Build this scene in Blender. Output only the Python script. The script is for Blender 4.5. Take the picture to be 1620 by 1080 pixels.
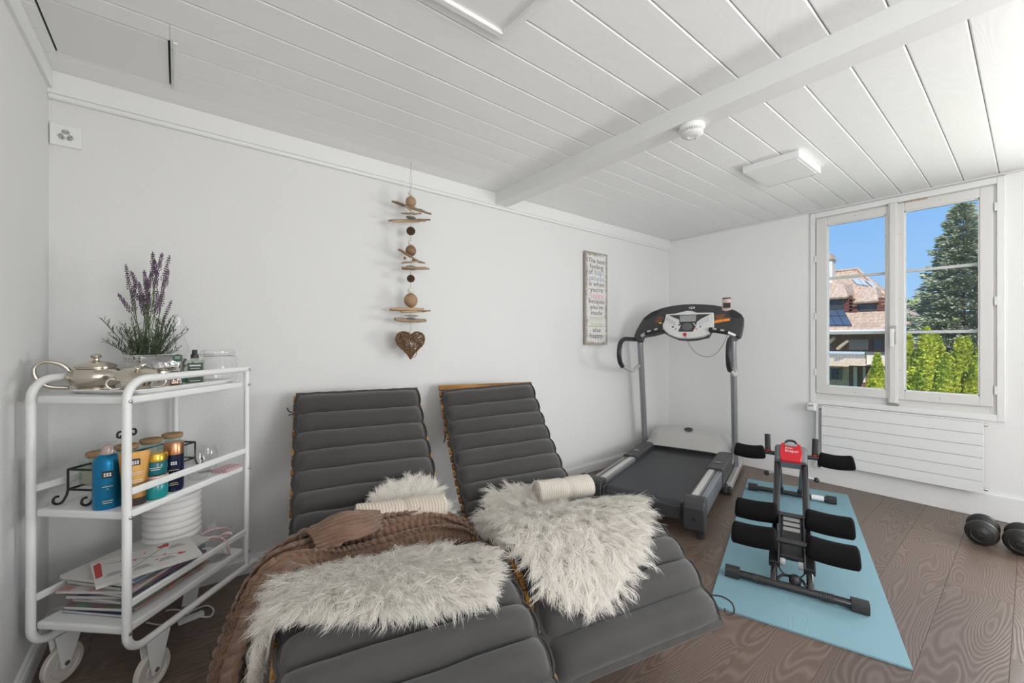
import bpy, bmesh, math, random
from mathutils import Vector, Matrix, noise as mnoise
from math import sin, cos, pi, radians, sqrt

for _o in list(bpy.data.objects):
    bpy.data.objects.remove(_o, do_unlink=True)
scene = bpy.context.scene
COL = scene.collection
random.seed(7)

# ------------------------------------------------------------------ camera
CAM_F, CAM_H, YAW = 660.0, 1.1, radians(51.34)      # focal length in px of the 1620 px frame
cam_d = bpy.data.cameras.new('camera')
cam_d.sensor_width = 36.0
cam_d.lens = CAM_F / 1620.0 * 36.0
cam_d.clip_start = 0.02
cam_d.clip_end = 400
cam = bpy.data.objects.new('camera', cam_d)
COL.objects.link(cam)
cam.location = (0, 0, CAM_H)
cam.rotation_euler = (radians(90), 0, YAW - radians(90))
scene.camera = cam

# ------------------------------------------------------------------ room size (metres)
X0, X1 = -0.386, 3.944          # left wall, window wall
Y0, Y1 = -2.30, 2.346           # wall behind the camera, long wall with the sign
ZC = 2.132                      # ceiling
GROUND = -3.2                   # garden level outside (the room is upstairs)

# ------------------------------------------------------------------ world, sun, daylight, exposure
world = bpy.data.worlds.new('World')
scene.world = world
world.use_nodes = True
wn = world.node_tree
wn.nodes.clear()
w_out = wn.nodes.new('ShaderNodeOutputWorld')
w_bg = wn.nodes.new('ShaderNodeBackground')
w_ramp = wn.nodes.new('ShaderNodeValToRGB')
w_tc = wn.nodes.new('ShaderNodeTexCoord')
w_sep = wn.nodes.new('ShaderNodeSeparateXYZ')
wn.links.new(w_tc.outputs['Generated'], w_sep.inputs[0])
wn.links.new(w_sep.outputs['Z'], w_ramp.inputs[0])
wn.links.new(w_ramp.outputs[0], w_bg.inputs['Color'])
wn.links.new(w_bg.outputs[0], w_out.inputs[0])
w_ramp.color_ramp.elements[0].position = 0.0
w_ramp.color_ramp.elements[0].color = (0.42, 0.68, 0.98, 1)
w_ramp.color_ramp.elements[1].position = 0.45
w_ramp.color_ramp.elements[1].color = (0.10, 0.36, 0.90, 1)
w_bg.inputs['Strength'].default_value = 1.0

sun_d = bpy.data.lights.new('sun', 'SUN')
sun_d.energy = 6.0
sun_d.angle = radians(0.6)
sun_d.color = (1.0, 0.95, 0.86)
sun = bpy.data.objects.new('sun', sun_d)
COL.objects.link(sun)
sun.rotation_euler = (radians(46), 0, radians(-68))     # from behind the house, over its roof: no sun patch indoors

def area(name, loc, rot, sx, sy, watts, color=(1, 1, 1)):
    d = bpy.data.lights.new(name, 'AREA')
    d.shape = 'RECTANGLE'
    d.size, d.size_y = sx, sy
    d.energy = watts
    d.color = color
    o = bpy.data.objects.new(name, d)
    COL.objects.link(o)
    o.location = loc
    o.rotation_euler = rot
    return o
# area-lamp daylight; right and left windows are added for it, rear one assumed
area('added_daylight_right', (X1 + 0.08, -0.64, 0.84), (0, radians(90 + 10), 0), 0.42, 0.86, 54, (1.0, 0.975, 0.945))  # added lamp, stands in for low light through the window in view
area('added_daylight_left', (X0 - 0.08, -1.20, 1.33), (0, radians(-90 - 18), 0), 1.20, 1.30, 37, (1.0, 0.985, 0.965))  # added fill lamp to brighten the window wall and ceiling
area('daylight_window_4', (1.70, Y0 - 0.08, 1.33), (radians(90 + 26), 0, 0), 1.30, 1.20, 60, (1.0, 0.985, 0.965))

scene.view_settings.view_transform = 'Standard'
scene.view_settings.look = 'None'
scene.view_settings.exposure = 0.06
scene.view_settings.gamma = 1.0
scene.view_settings.use_curve_mapping = False

# ------------------------------------------------------------------ photo pixel -> place helpers
FW = Vector((cos(YAW), sin(YAW), 0))
RT = Vector((sin(YAW), -cos(YAW), 0))
CAMP = Vector((0, 0, CAM_H))
def ray(px, py): return FW * CAM_F + RT * (px - 810) + Vector((0, 0, 540 - py))
def on_z(px, py, z):
    d = ray(px, py); return CAMP + d * ((z - CAM_H) / d.z)
def on_y(px, py, y=Y1):
    d = ray(px, py); return CAMP + d * (y / d.y)
def on_x(px, py, x=X1):
    d = ray(px, py); return CAMP + d * (x / d.x)
def at_depth(px, depth, z):
    p = ray(px, 540) * (depth / CAM_F); return Vector((p.x, p.y, z))

# ------------------------------------------------------------------ mesh helpers
class MB:
    def __init__(s): s.v = []; s.f = []; s.mi = []; s.cur = 0
    def add(s, vs, fs):
        o = len(s.v); s.v += [tuple(p) for p in vs]
        for f in fs: s.f.append(tuple(o + i for i in f)); s.mi.append(s.cur)
        return s
    def box(s, x0, x1, y0, y1, z0, z1, M=None):
        vs = [Vector((x, y, z)) for z in (z0, z1) for y in (y0, y1) for x in (x0, x1)]
        if M: vs = [M @ p for p in vs]
        return s.add(vs, [(0, 2, 3, 1), (4, 5, 7, 6), (0, 1, 5, 4), (2, 6, 7, 3), (0, 4, 6, 2), (1, 3, 7, 5)])
    def tube(s, pts, r, n=10, closed=False, caps=True, flat=None):
        pts = [Vector(p) for p in pts]; m = len(pts)
        rs = r if isinstance(r, (list, tuple)) else [r] * m
        tan = []
        for i in range(m):
            a = pts[(i - 1) % m] if (closed or i > 0) else pts[i]
            b = pts[(i + 1) % m] if (closed or i < m - 1) else pts[i]
            t = (b - a); tan.append(t.normalized() if t.length > 1e-9 else Vector((0, 0, 1)))
        up = Vector((0, 0, 1)) if abs(tan[0].z) < 0.9 else Vector((1, 0, 0))
        nrm = (up - tan[0] * up.dot(tan[0])).normalized()
        vs = []
        for i in range(m):
            nrm = nrm - tan[i] * nrm.dot(tan[i])
            nrm.normalize()
            bi = tan[i].cross(nrm)
            fx, fy = flat if flat else (1, 1)
            for k in range(n):
                a = 2 * pi * (k + 0.5) / n
                vs.append(pts[i] + (nrm * cos(a) * fx + bi * sin(a) * fy) * rs[i])
        fs = []
        for i in range(m if closed else m - 1):
            j = (i + 1) % m
            for k in range(n):
                l = (k + 1) % n
                fs.append((i * n + k, i * n + l, j * n + l, j * n + k))
        if caps and not closed:
            fs.append(tuple(range(n - 1, -1, -1))); fs.append(tuple((m - 1) * n + k for k in range(n)))
        return s.add(vs, fs)
    def lathe(s, prof, n=24, M=None, sx=1, sy=1):
        vs = []; fs = []; ids = []
        for r, z in prof:
            if r < 1e-6:
                ids.append([len(vs)]); vs.append(Vector((0, 0, z)))
            else:
                ids.append(list(range(len(vs), len(vs) + n)))
                vs += [Vector((r * sx * cos(2 * pi * k / n), r * sy * sin(2 * pi * k / n), z)) for k in range(n)]
        for a, b in zip(ids, ids[1:]):
            for k in range(n):
                l = (k + 1) % n
                if len(a) == 1 and len(b) == 1: continue
                if len(a) == 1: fs.append((a[0], b[l], b[k]))
                elif len(b) == 1: fs.append((a[k], a[l], b[0]))
                else: fs.append((a[k], a[l], b[l], b[k]))
        if M: vs = [M @ p for p in vs]
        return s.add(vs, fs)
    def ball(s, c, r, nu=12, nv=8, M=None):
        rx, ry, rz = r if isinstance(r, (tuple, list)) else (r, r, r)
        prof = [(sin(pi * i / nv), -cos(pi * i / nv)) for i in range(nv + 1)]
        prof[0] = (0, -1); prof[-1] = (0, 1)
        T = Matrix.Translation(Vector(c)) @ Matrix.Diagonal((rx, ry, rz, 1))
        if M: T = M @ T
        return s.lathe(prof, nu, T)
    def prism(s, poly, h0, h1, fn):
        """poly of (a, b); fn(a, b, h) -> point"""
        n = len(poly)
        vs = [fn(a, b, h0) for a, b in poly] + [fn(a, b, h1) for a, b in poly]
        fs = [tuple(range(n - 1, -1, -1)), tuple(range(n, 2 * n))]
        fs += [(i, (i + 1) % n, n + (i + 1) % n, n + i) for i in range(n)]
        return s.add(vs, fs)
    def grid(s, nu, nv, fn, closeu=False, closev=False):
        vs = [fn(i, j) for i in range(nu) for j in range(nv)]
        fs = []
        for i in range(nu if closeu else nu - 1):
            for j in range(nv if closev else nv - 1):
                a, b = (i + 1) % nu, (j + 1) % nv
                fs.append((i * nv + j, a * nv + j, a * nv + b, i * nv + b))
        return s.add(vs, fs)
    def mesh(s, name):
        me = bpy.data.meshes.new(name)
        me.from_pydata(s.v, [], s.f)
        if any(s.mi):
            me.polygons.foreach_set('material_index', s.mi)
        me.update()
        return me
    def build(s, name, m, parent=None, smooth=None, bevel=0, seg=2, fix=True, loc=None):
        me = s.mesh(name)
        if fix:
            bm = bmesh.new(); bm.from_mesh(me)
            bmesh.ops.recalc_face_normals(bm, faces=bm.faces); bm.to_mesh(me); bm.free()
        for k in (m if isinstance(m, (list, tuple)) else [m]): me.materials.append(k)
        if smooth:
            me.shade_smooth()
            if smooth is not True: me.set_sharp_from_angle(angle=radians(smooth))
        o = bpy.data.objects.new(name, me)
        COL.objects.link(o)
        if loc is not None: o.location = loc
        if parent: o.parent = parent
        if bevel:
            b = o.modifiers.new('bevel', 'BEVEL'); b.width = bevel; b.segments = seg
            b.limit_method = 'ANGLE'; b.angle_limit = radians(40); b.harden_normals = False
        return o

def tag(o, label=None, cat=None, group=None, kind=None):
    if label: o['label'] = label
    if cat: o['category'] = cat
    if group: o['group'] = group
    if kind: o['kind'] = kind
    return o
def root(name, loc, rz=0, label=None, cat=None, group=None):
    o = bpy.data.objects.new(name, None); COL.objects.link(o)
    o.empty_display_size = 0.05
    o.location = loc; o.rotation_euler = (0, 0, rz)
    return tag(o, label, cat, group)
def text(name, body, size, m, parent, M, depth=0.0004, align='CENTER', fit=None):
    c = bpy.data.curves.new(name, 'FONT'); c.body = body; c.size = size; c.align_x = align; c.align_y = 'CENTER'
    c.extrude = depth; c.resolution_u = 2
    t = bpy.data.objects.new(name, c); COL.objects.link(t)
    bpy.context.view_layer.update()
    me = bpy.data.meshes.new_from_object(t.evaluated_get(bpy.context.evaluated_depsgraph_get()))
    bpy.data.objects.remove(t, do_unlink=True); bpy.data.curves.remove(c)
    if fit and len(me.vertices):
        xs = [v.co.x for v in me.vertices]; w = max(xs) - min(xs)
        if w > 0: me.transform(Matrix.Diagonal((fit / w, 1, 1, 1)))
    me.transform(M); me.materials.clear(); me.materials.append(m); me.name = name
    o = bpy.data.objects.new(name, me); COL.objects.link(o)
    if parent: o.parent = parent
    return o
def bez(pts, n=8):
    """Catmull-Rom through the points"""
    P = [Vector(p) for p in pts]; out = []
    for i in range(len(P) - 1):
        a = P[max(i - 1, 0)]; b = P[i]; c = P[i + 1]; d = P[min(i + 2, len(P) - 1)]
        for k in range(n):
            t = k / n
            out.append(0.5 * ((2 * b) + (c - a) * t + (2 * a - 5 * b + 4 * c - d) * t * t + (-a + 3 * b - 3 * c + d) * t ** 3))
    out.append(P[-1]); return out
def interp(x, xs, ys):
    if x <= xs[0]: return ys[0]
    for i in range(len(xs) - 1):
        if x <= xs[i + 1]:
            t = (x - xs[i]) / (xs[i + 1] - xs[i]); return ys[i] + (ys[i + 1] - ys[i]) * t
    return ys[-1]

# ------------------------------------------------------------------ materials
def mat(name, col, rough=0.5, metal=0.0, bump=None, vary=None, spec=0.5, coat=0, sheen=0, obj_random=0, alpha=None, scale3=None):
    """bump=(scale, strength, detail)  vary=(scale, colour2, amount)  scale3 stretches the texture space"""
    m = bpy.data.materials.new(name); m.use_nodes = True
    nt = m.node_tree; b = nt.nodes['Principled BSDF']
    b.inputs['Base Color'].default_value = (*col, 1)
    b.inputs['Roughness'].default_value = rough; b.inputs['Metallic'].default_value = metal
    b.inputs['Specular IOR Level'].default_value = spec
    b.inputs['Coat Weight'].default_value = coat
    b.inputs['Sheen Weight'].default_value = sheen
    vec = None
    if bump or vary:
        tc = nt.nodes.new('ShaderNodeTexCoord'); mp = nt.nodes.new('ShaderNodeMapping')
        nt.links.new(tc.outputs['Object'], mp.inputs[0]); vec = mp.outputs[0]
        if scale3: mp.inputs['Scale'].default_value = scale3
    if vary:
        t = nt.nodes.new('ShaderNodeTexNoise'); t.inputs['Scale'].default_value = vary[0]; t.inputs['Detail'].default_value = 5
        nt.links.new(vec, t.inputs['Vector'])
        r = nt.nodes.new('ShaderNodeMapRange'); r.inputs[1].default_value = 0.35; r.inputs[2].default_value = 0.65
        r.inputs[4].default_value = vary[2]
        nt.links.new(t.outputs['Fac'], r.inputs[0])
        mx = nt.nodes.new('ShaderNodeMix'); mx.data_type = 'RGBA'
        mx.inputs[6].default_value = (*col, 1); mx.inputs[7].default_value = (*vary[1], 1)
        nt.links.new(r.outputs[0], mx.inputs[0]); nt.links.new(mx.outputs[2], b.inputs['Base Color'])
    if obj_random:
        oi = nt.nodes.new('ShaderNodeObjectInfo'); hsv = nt.nodes.new('ShaderNodeHueSaturation')
        r = nt.nodes.new('ShaderNodeMapRange'); r.inputs[3].default_value = 1 - obj_random; r.inputs[4].default_value = 1 + obj_random
        nt.links.new(oi.outputs['Random'], r.inputs[0]); nt.links.new(r.outputs[0], hsv.inputs['Value'])
        src = b.inputs['Base Color'].links[0].from_socket if b.inputs['Base Color'].links else None
        if src: nt.links.new(src, hsv.inputs['Color'])
        else: hsv.inputs['Color'].default_value = (*col, 1)
        nt.links.new(hsv.outputs[0], b.inputs['Base Color'])
    if bump:
        t = nt.nodes.new('ShaderNodeTexNoise'); t.inputs['Scale'].default_value = bump[0]
        t.inputs['Detail'].default_value = bump[2] if len(bump) > 2 else 3
        nt.links.new(vec, t.inputs['Vector'])
        bp = nt.nodes.new('ShaderNodeBump'); bp.inputs['Strength'].default_value = bump[1]; bp.inputs['Distance'].default_value = 0.004
        nt.links.new(t.outputs['Fac'], bp.inputs['Height']); nt.links.new(bp.outputs[0], b.inputs['Normal'])
    return m
def glass(name, tint=(1, 1, 1), rough=0.02, refl=1.0):
    """thin clear glass: see-through with mirror reflections that grow towards grazing angles"""
    m = bpy.data.materials.new(name); m.use_nodes = True; nt = m.node_tree; nt.nodes.clear()
    o = nt.nodes.new('ShaderNodeOutputMaterial'); t = nt.nodes.new('ShaderNodeBsdfTransparent'); g = nt.nodes.new('ShaderNodeBsdfGlossy')
    t.inputs[0].default_value = (*tint, 1); g.inputs['Roughness'].default_value = rough
    fr = nt.nodes.new('ShaderNodeLayerWeight'); fr.inputs[0].default_value = 0.5
    pw = nt.nodes.new('ShaderNodeMath'); pw.operation = 'POWER'; pw.inputs[1].default_value = 3.5
    nt.links.new(fr.outputs['Facing'], pw.inputs[0])
    mu = nt.nodes.new('ShaderNodeMath'); mu.operation = 'MULTIPLY_ADD'; mu.inputs[1].default_value = 0.5 * refl; mu.inputs[2].default_value = 0.05 * refl
    mx = nt.nodes.new('ShaderNodeMixShader')
    nt.links.new(pw.outputs[0], mu.inputs[0]); nt.links.new(mu.outputs[0], mx.inputs[0])
    nt.links.new(t.outputs[0], mx.inputs[1]); nt.links.new(g.outputs[0], mx.inputs[2]); nt.links.new(mx.outputs[0], o.inputs[0])
    return m
def wood(name, dark, light, axis='x', rings=14.0, rough=0.45, bumps=0.25, lines=None, rnd=0.0, dist=6.0, contrast=(0.3, 0.75)):
    """cathedral grain: distorted bands, stretched along one axis, shifted from piece to piece"""
    m = bpy.data.materials.new(name); m.use_nodes = True; nt = m.node_tree; b = nt.nodes['Principled BSDF']
    tc = nt.nodes.new('ShaderNodeTexCoord'); mp = nt.nodes.new('ShaderNodeMapping'); oi = nt.nodes.new('ShaderNodeObjectInfo')
    ad = nt.nodes.new('ShaderNodeVectorMath'); ad.operation = 'ADD'
    cm = nt.nodes.new('ShaderNodeCombineXYZ'); mu = nt.nodes.new('ShaderNodeMath'); mu.operation = 'MULTIPLY'; mu.inputs[1].default_value = 37.0
    nt.links.new(oi.outputs['Random'], mu.inputs[0])
    for i in range(3): nt.links.new(mu.outputs[0], cm.inputs[i])
    nt.links.new(tc.outputs['Object'], ad.inputs[0]); nt.links.new(cm.outputs[0], ad.inputs[1])
    nt.links.new(ad.outputs[0], mp.inputs[0])
    s = {'x': (0.22, 1, 1), 'y': (1, 0.22, 1), 'z': (1, 1, 0.22)}[axis]
    mp.inputs['Scale'].default_value = s
    n1 = nt.nodes.new('ShaderNodeTexNoise'); n1.inputs['Scale'].default_value = 3.2; n1.inputs['Detail'].default_value = 2.0
    nt.links.new(mp.outputs[0], n1.inputs['Vector'])
    k = nt.nodes.new('ShaderNodeMath'); k.operation = 'MULTIPLY'; k.inputs[1].default_value = rings
    nt.links.new(n1.outputs['Fac'], k.inputs[0])
    n2 = nt.nodes.new('ShaderNodeTexNoise'); n2.inputs['Scale'].default_value = 90.0; n2.inputs['Detail'].default_value = 3
    nt.links.new(mp.outputs[0], n2.inputs['Vector'])
    k2 = nt.nodes.new('ShaderNodeMath'); k2.operation = 'MULTIPLY_ADD'; k2.inputs[1].default_value = 0.30
    nt.links.new(n2.outputs['Fac'], k2.inputs[0]); nt.links.new(k.outputs[0], k2.inputs[2])
    pp = nt.nodes.new('ShaderNodeMath'); pp.operation = 'PINGPONG'; pp.inputs[1].default_value = 0.5
    nt.links.new(k2.outputs[0], pp.inputs[0])
    mr = nt.nodes.new('ShaderNodeMapRange'); mr.inputs[1].default_value = 0.5 * contrast[0]; mr.inputs[2].default_value = 0.5 * contrast[1]
    nt.links.new(pp.outputs[0], mr.inputs[0])
    mx = nt.nodes.new('ShaderNodeMix'); mx.data_type = 'RGBA'
    mx.inputs[6].default_value = (*dark, 1); mx.inputs[7].default_value = (*light, 1)
    nt.links.new(mr.outputs[0], mx.inputs[0])
    out = mx.outputs[2]
    if rnd:
        hs = nt.nodes.new('ShaderNodeHueSaturation'); r = nt.nodes.new('ShaderNodeMapRange')
        r.inputs[3].default_value = 1 - rnd; r.inputs[4].default_value = 1 + rnd
        nt.links.new(oi.outputs['Random'], r.inputs[0]); nt.links.new(r.outputs[0], hs.inputs['Value']); nt.links.new(out, hs.inputs['Color']); out = hs.outputs[0]
    nt.links.new(out, b.inputs['Base Color'])
    b.inputs['Roughness'].default_value = rough
    bp = nt.nodes.new('ShaderNodeBump'); bp.inputs['Strength'].default_value = bumps; bp.inputs['Distance'].default_value = 0.002
    nt.links.new(mr.outputs[0], bp.inputs['Height']); nt.links.new(bp.outputs[0], b.inputs['Normal'])
    return m

M = {}
M['wall'] = mat('white_plaster', (0.765, 0.763, 0.755), 0.9, bump=(140, 0.35, 4), spec=0.2)  # toned down below wall_smooth to offset excess light on the long wall
M['wall_smooth'] = mat('white_wall_paint', (0.85, 0.848, 0.84), 0.85, bump=(60, 0.08, 3), spec=0.2)  # lightened to make up for weak light on the window wall
M['ceil'] = wood('white_ceiling_board', (0.885, 0.885, 0.88), (0.90, 0.90, 0.895), 'x', rings=44, rough=0.36, bumps=0.05)  # lightened to make up for weak light on the ceiling
M['paint'] = mat('white_gloss_paint', (0.82, 0.82, 0.81), 0.38)
M['winpaint'] = mat('window_paint', (0.73, 0.715, 0.69), 0.42, bump=(30, 0.05))
M['groove'] = mat('groove_shadow_board', (0.55, 0.55, 0.54), 0.8)
M['floor'] = wood('dark_floor_plank', (0.130, 0.090, 0.067), (0.190, 0.143, 0.117), 'x', rings=70, rough=0.36, bumps=0.14, rnd=0.10, contrast=(0.30, 1.0))
M['subfloor'] = mat('subfloor', (0.03, 0.02, 0.016), 0.9)
M['white_metal'] = mat('white_powder_coat', (0.83, 0.83, 0.82), 0.35)
M['plastic_w'] = mat('white_plastic', (0.82, 0.82, 0.81), 0.4)
M['grey_plastic'] = mat('grey_plastic', (0.42, 0.42, 0.42), 0.5)
M['chrome'] = mat('chrome', (0.75, 0.74, 0.72), 0.18, 1.0)
M['steel'] = mat('steel', (0.55, 0.55, 0.54), 0.35, 1.0)
M['dark'] = mat('dark_gap', (0.02, 0.02, 0.02), 0.8)
M['black'] = mat('black_plastic', (0.022, 0.022, 0.024), 0.42)
M['black_gloss'] = mat('black_gloss', (0.015, 0.015, 0.017), 0.2)
M['black_tube'] = mat('black_steel_tube', (0.02, 0.02, 0.022), 0.22, 0.0, coat=0.4)
M['foam'] = mat('black_foam', (0.009, 0.008, 0.008), 0.95, bump=(500, 0.4), spec=0.15)
M['rubber'] = mat('black_rubber', (0.03, 0.03, 0.03), 0.7)
M['iron'] = mat('wrought_iron', (0.015, 0.015, 0.015), 0.5)
M['glass'] = glass('clear_glass')
M['pane'] = glass('window_glass', (0.97, 0.98, 0.98), 0.0, 0.6)
M['glass_g'] = glass('greenish_glass', (0.86, 0.95, 0.92))

# =================================================================== ROOM
def struct(o): return tag(o, kind='structure')
T = 0.16
# floor: dark base with single planks on it
b = MB(); b.box(X0 - T, X1 + T, Y0 - T, Y1 + T, -0.2, -0.008)
floor = struct(b.build('floor', M['subfloor']))
PW = 0.2
row = 0
y = Y0 - 0.05
while y < Y1:
    ya, yb = max(y, Y0), min(y + PW, Y1)
    x = X0 - 1.28 + (row * 0.47) % 1.28 + 0.035
    while x < X1:
        xa, xb = max(x, X0), min(x + 1.28, X1)
        if xb - xa > 0.01 and yb - ya > 0.01:
            q = MB(); e = 0.0003; c = 0.0005
            w, d = xb - xa - 2 * e, yb - ya - 2 * e
            lo = [(-w / 2, -d / 2), (w / 2, -d / 2), (w / 2, d / 2), (-w / 2, d / 2)]
            hi = [(-w / 2 + c, -d / 2 + c), (w / 2 - c, -d / 2 + c), (w / 2 - c, d / 2 - c), (-w / 2 + c, d / 2 - c)]
            q.add([(a, k, -0.008) for a, k in lo] + [(a, k, -0.0009) for a, k in lo] + [(a, k, 0) for a, k in hi],
                  [(3, 2, 1, 0)] + [(i, (i + 1) % 4, 4 + (i + 1) % 4, 4 + i) for i in range(4)] + [(4 + i, 4 + (i + 1) % 4, 8 + (i + 1) % 4, 8 + i) for i in range(4)] + [(8, 9, 10, 11)])
            q.build('plank', M['floor'], floor, fix=False, loc=((xa + xb) / 2, (ya + yb) / 2, 0))
        x += 1.28
    y += PW; row += 1

# walls
b = MB(); b.box(X0 - T, X1 + T, Y1, Y1 + T, -0.2, ZC + 0.25)
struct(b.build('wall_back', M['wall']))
def wall_holes(name, axis, pos0, pos1, lo, hi, holes, m):
    """wall with window openings; axis: 'x' wall spans y at x=pos0..pos1, 'y' wall spans x"""
    b = MB(); z0, z1 = -0.2, ZC + 0.25
    def bx(a0, a1, c0, c1):
        if axis == 'x': b.box(pos0, pos1, a0, a1, c0, c1)
        else: b.box(a0, a1, pos0, pos1, c0, c1)
    cur = lo
    for (h0, h1, k0, k1) in sorted(holes):
        bx(cur, h0, z0, z1); bx(h0, h1, z0, k0); bx(h0, h1, k1, z1); cur = h1
    bx(cur, hi, z0, z1)
    return struct(b.build(name, m))
WY0, WY1, WZ0, WZ1 = 0.139, 1.083, 0.645, 2.075          # opening of the window in view
W2 = (-1.15, -0.15, 0.60, 2.0)  # opening of the added window to the right, made for its lamp
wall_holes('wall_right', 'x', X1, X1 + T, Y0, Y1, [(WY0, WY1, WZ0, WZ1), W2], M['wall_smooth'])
wall_holes('wall_left', 'x', X0 - T, X0, Y0 - T, Y1, [(-1.90, -0.50, 0.68, 2.0)], M['wall'])  # left opening is added to let the fill lamp in
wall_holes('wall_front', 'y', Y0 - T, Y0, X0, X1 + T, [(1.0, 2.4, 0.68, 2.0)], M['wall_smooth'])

# ceiling: white slab with single embossed boards below it
b = MB(); b.box(X0 - T, X1 + T, Y0 - T, Y1 + T, ZC + 0.012, ZC + 0.2)
ceiling = struct(b.build('ceiling', M['groove']))
BXL, BXR, BZ = 1.716, 1.822, 2.05                          # beam
HX0, HX1, HY0, HY1 = -0.340, -0.022, 1.856, 2.170          # access hatch
PX0, PX1, PY0, PY1 = 0.27, 0.857, 0.52, 1.112              # ceiling panel
BWD = 0.148
def board(xa, xb, ya, yb):
    q = MB(); w, d = xb - xa, yb - ya; c = 0.004; g = 0.0016
    d2 = d / 2 - g; w2 = w / 2 - 0.0005
    q.add([(-w2, -d2, 0.012), (w2, -d2, 0.012), (w2, d2, 0.012), (-w2, d2, 0.012),
           (-w2, -d2, 0.003), (w2, -d2, 0.003), (w2, d2, 0.003), (-w2, d2, 0.003),
           (-w2, -d2 + c, 0), (w2, -d2 + c, 0), (w2, d2 - c, 0), (-w2, d2 - c, 0)],
          [(0, 1, 2, 3)] + [(i, 4 + i, 4 + (i + 1) % 4, (i + 1) % 4) for i in range(4)] + [(4 + i, 8 + i, 8 + (i + 1) % 4, 4 + (i + 1) % 4) for i in range(4)] + [(11, 10, 9, 8)])
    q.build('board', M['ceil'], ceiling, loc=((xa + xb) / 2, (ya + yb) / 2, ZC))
k0 = math.floor((Y0 - 0.132) / BWD)
k = k0
while 0.132 + k * BWD < Y1:
    ya, yb = max(Y0, 0.132 + k * BWD), min(Y1, 0.132 + (k + 1) * BWD)
    if yb - ya > 0.02:
        board(BXR - 0.02, X1, ya, yb)
        if yb > HY0 + 0.01 and ya < HY1 - 0.01:               # hatch cut out
            board(X0, HX0, ya, yb); board(HX1, BXL + 0.02, ya, yb)
            if ya < HY0: board(HX0, HX1, ya, HY0)
            if yb > HY1: board(HX0, HX1, HY1, yb)
        else:
            board(X0, BXL + 0.02, ya, yb)
    k += 1
b = MB(); b.box(HX0 + 0.006, HX1 - 0.006, HY0 + 0.002, HY1 - 0.002, ZC - 0.001, ZC + 0.011)
hatch = b.build('hatch_panel', M['paint'])
tag(hatch, 'flat white access panel set into the ceiling by the corner', 'ceiling hatch')
for q in (HX0, HX1 - 0.006):
    b = MB(); b.box(q, q + 0.006, HY0, HY1, ZC + 0.006, ZC + 0.011); b.build('shadow_gap', M['dark'], hatch)
b = MB(); b.box(HX1 + 0.008, HX1 + 0.020, HY0 - 0.012, HY1 + 0.012, ZC - 0.010, ZC - 0.0005)
b.build('edge_strip', M['paint'], hatch, bevel=0.002)

b = MB(); b.box(BXL, BXR, Y0, Y1 - 0.001, BZ, ZC + 0.01)
struct(b.build('trim_1', mat('beam_paint', (0.81, 0.81, 0.80), 0.4, bump=(12, 0.25, 5), scale3=(8, 1, 8)), bevel=0.003)); bpy.data.objects['trim_1']['label'] = 'white painted ceiling beam'
# cornice on the long wall: flat board with a half-round bead below
b = MB()
b.box(X0, X1, Y1 - 0.016, Y1, 2.046, ZC - 0.0005)
b.tube([(X0 + 0.001, Y1 - 0.006, 2.036), (X1 - 0.001, Y1 - 0.006, 2.036)], 0.012, 12)
struct(b.build('trim_2', M['paint'], smooth=35)); bpy.data.objects['trim_2']['label'] = 'white cornice board along the long wall'
b = MB()
b.box(X0, X0 + 0.012, Y0, Y1 - 0.018, 2.062, ZC - 0.0005)
struct(b.build('trim_3', M['paint'])); bpy.data.objects['trim_3']['label'] = 'white cornice board along the left wall'
b = MB(); b.box(X1 - 0.012, X1, Y0, Y1 - 0.018, 2.120, ZC - 0.0005)
struct(b.build('trim_4', M['winpaint'])); bpy.data.objects['trim_4']['label'] = 'thin ceiling strip above the window'
# baseboards: grooved profile
def skirting(name, p0, p1, nrm):
    """profile (depth, height) extruded from p0 to p1"""
    prof = [(0, 0), (0.016, 0), (0.016, 0.048), (0.012, 0.051), (0.016, 0.054), (0.015, 0.062), (0.009, 0.070), (0.009, 0.075), (0, 0.078)]
    b = MB(); vs = []
    for p in (p0, p1):
        for d, z in prof: vs.append((p[0] + nrm[0] * d, p[1] + nrm[1] * d, z))
    n = len(prof)
    b.add(vs, [tuple(range(n)), tuple(range(2 * n - 1, n - 1, -1))] + [(i, (i + 1) % n, n + (i + 1) % n, n + i) for i in range(n)])
    return struct(b.build(name, M['paint']))
skirting('baseboard_back', (X0, Y1), (X1 - 0.02, Y1), (0, -1))
skirting('baseboard_left', (X0, Y0), (X0, Y1 - 0.017), (1, 0))
b = MB(); b.box(X1 - 0.018, X1, Y0, Y1, 0, 0.155)
struct(b.build('baseboard_right', M['wall_smooth'], bevel=0.004))

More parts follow.
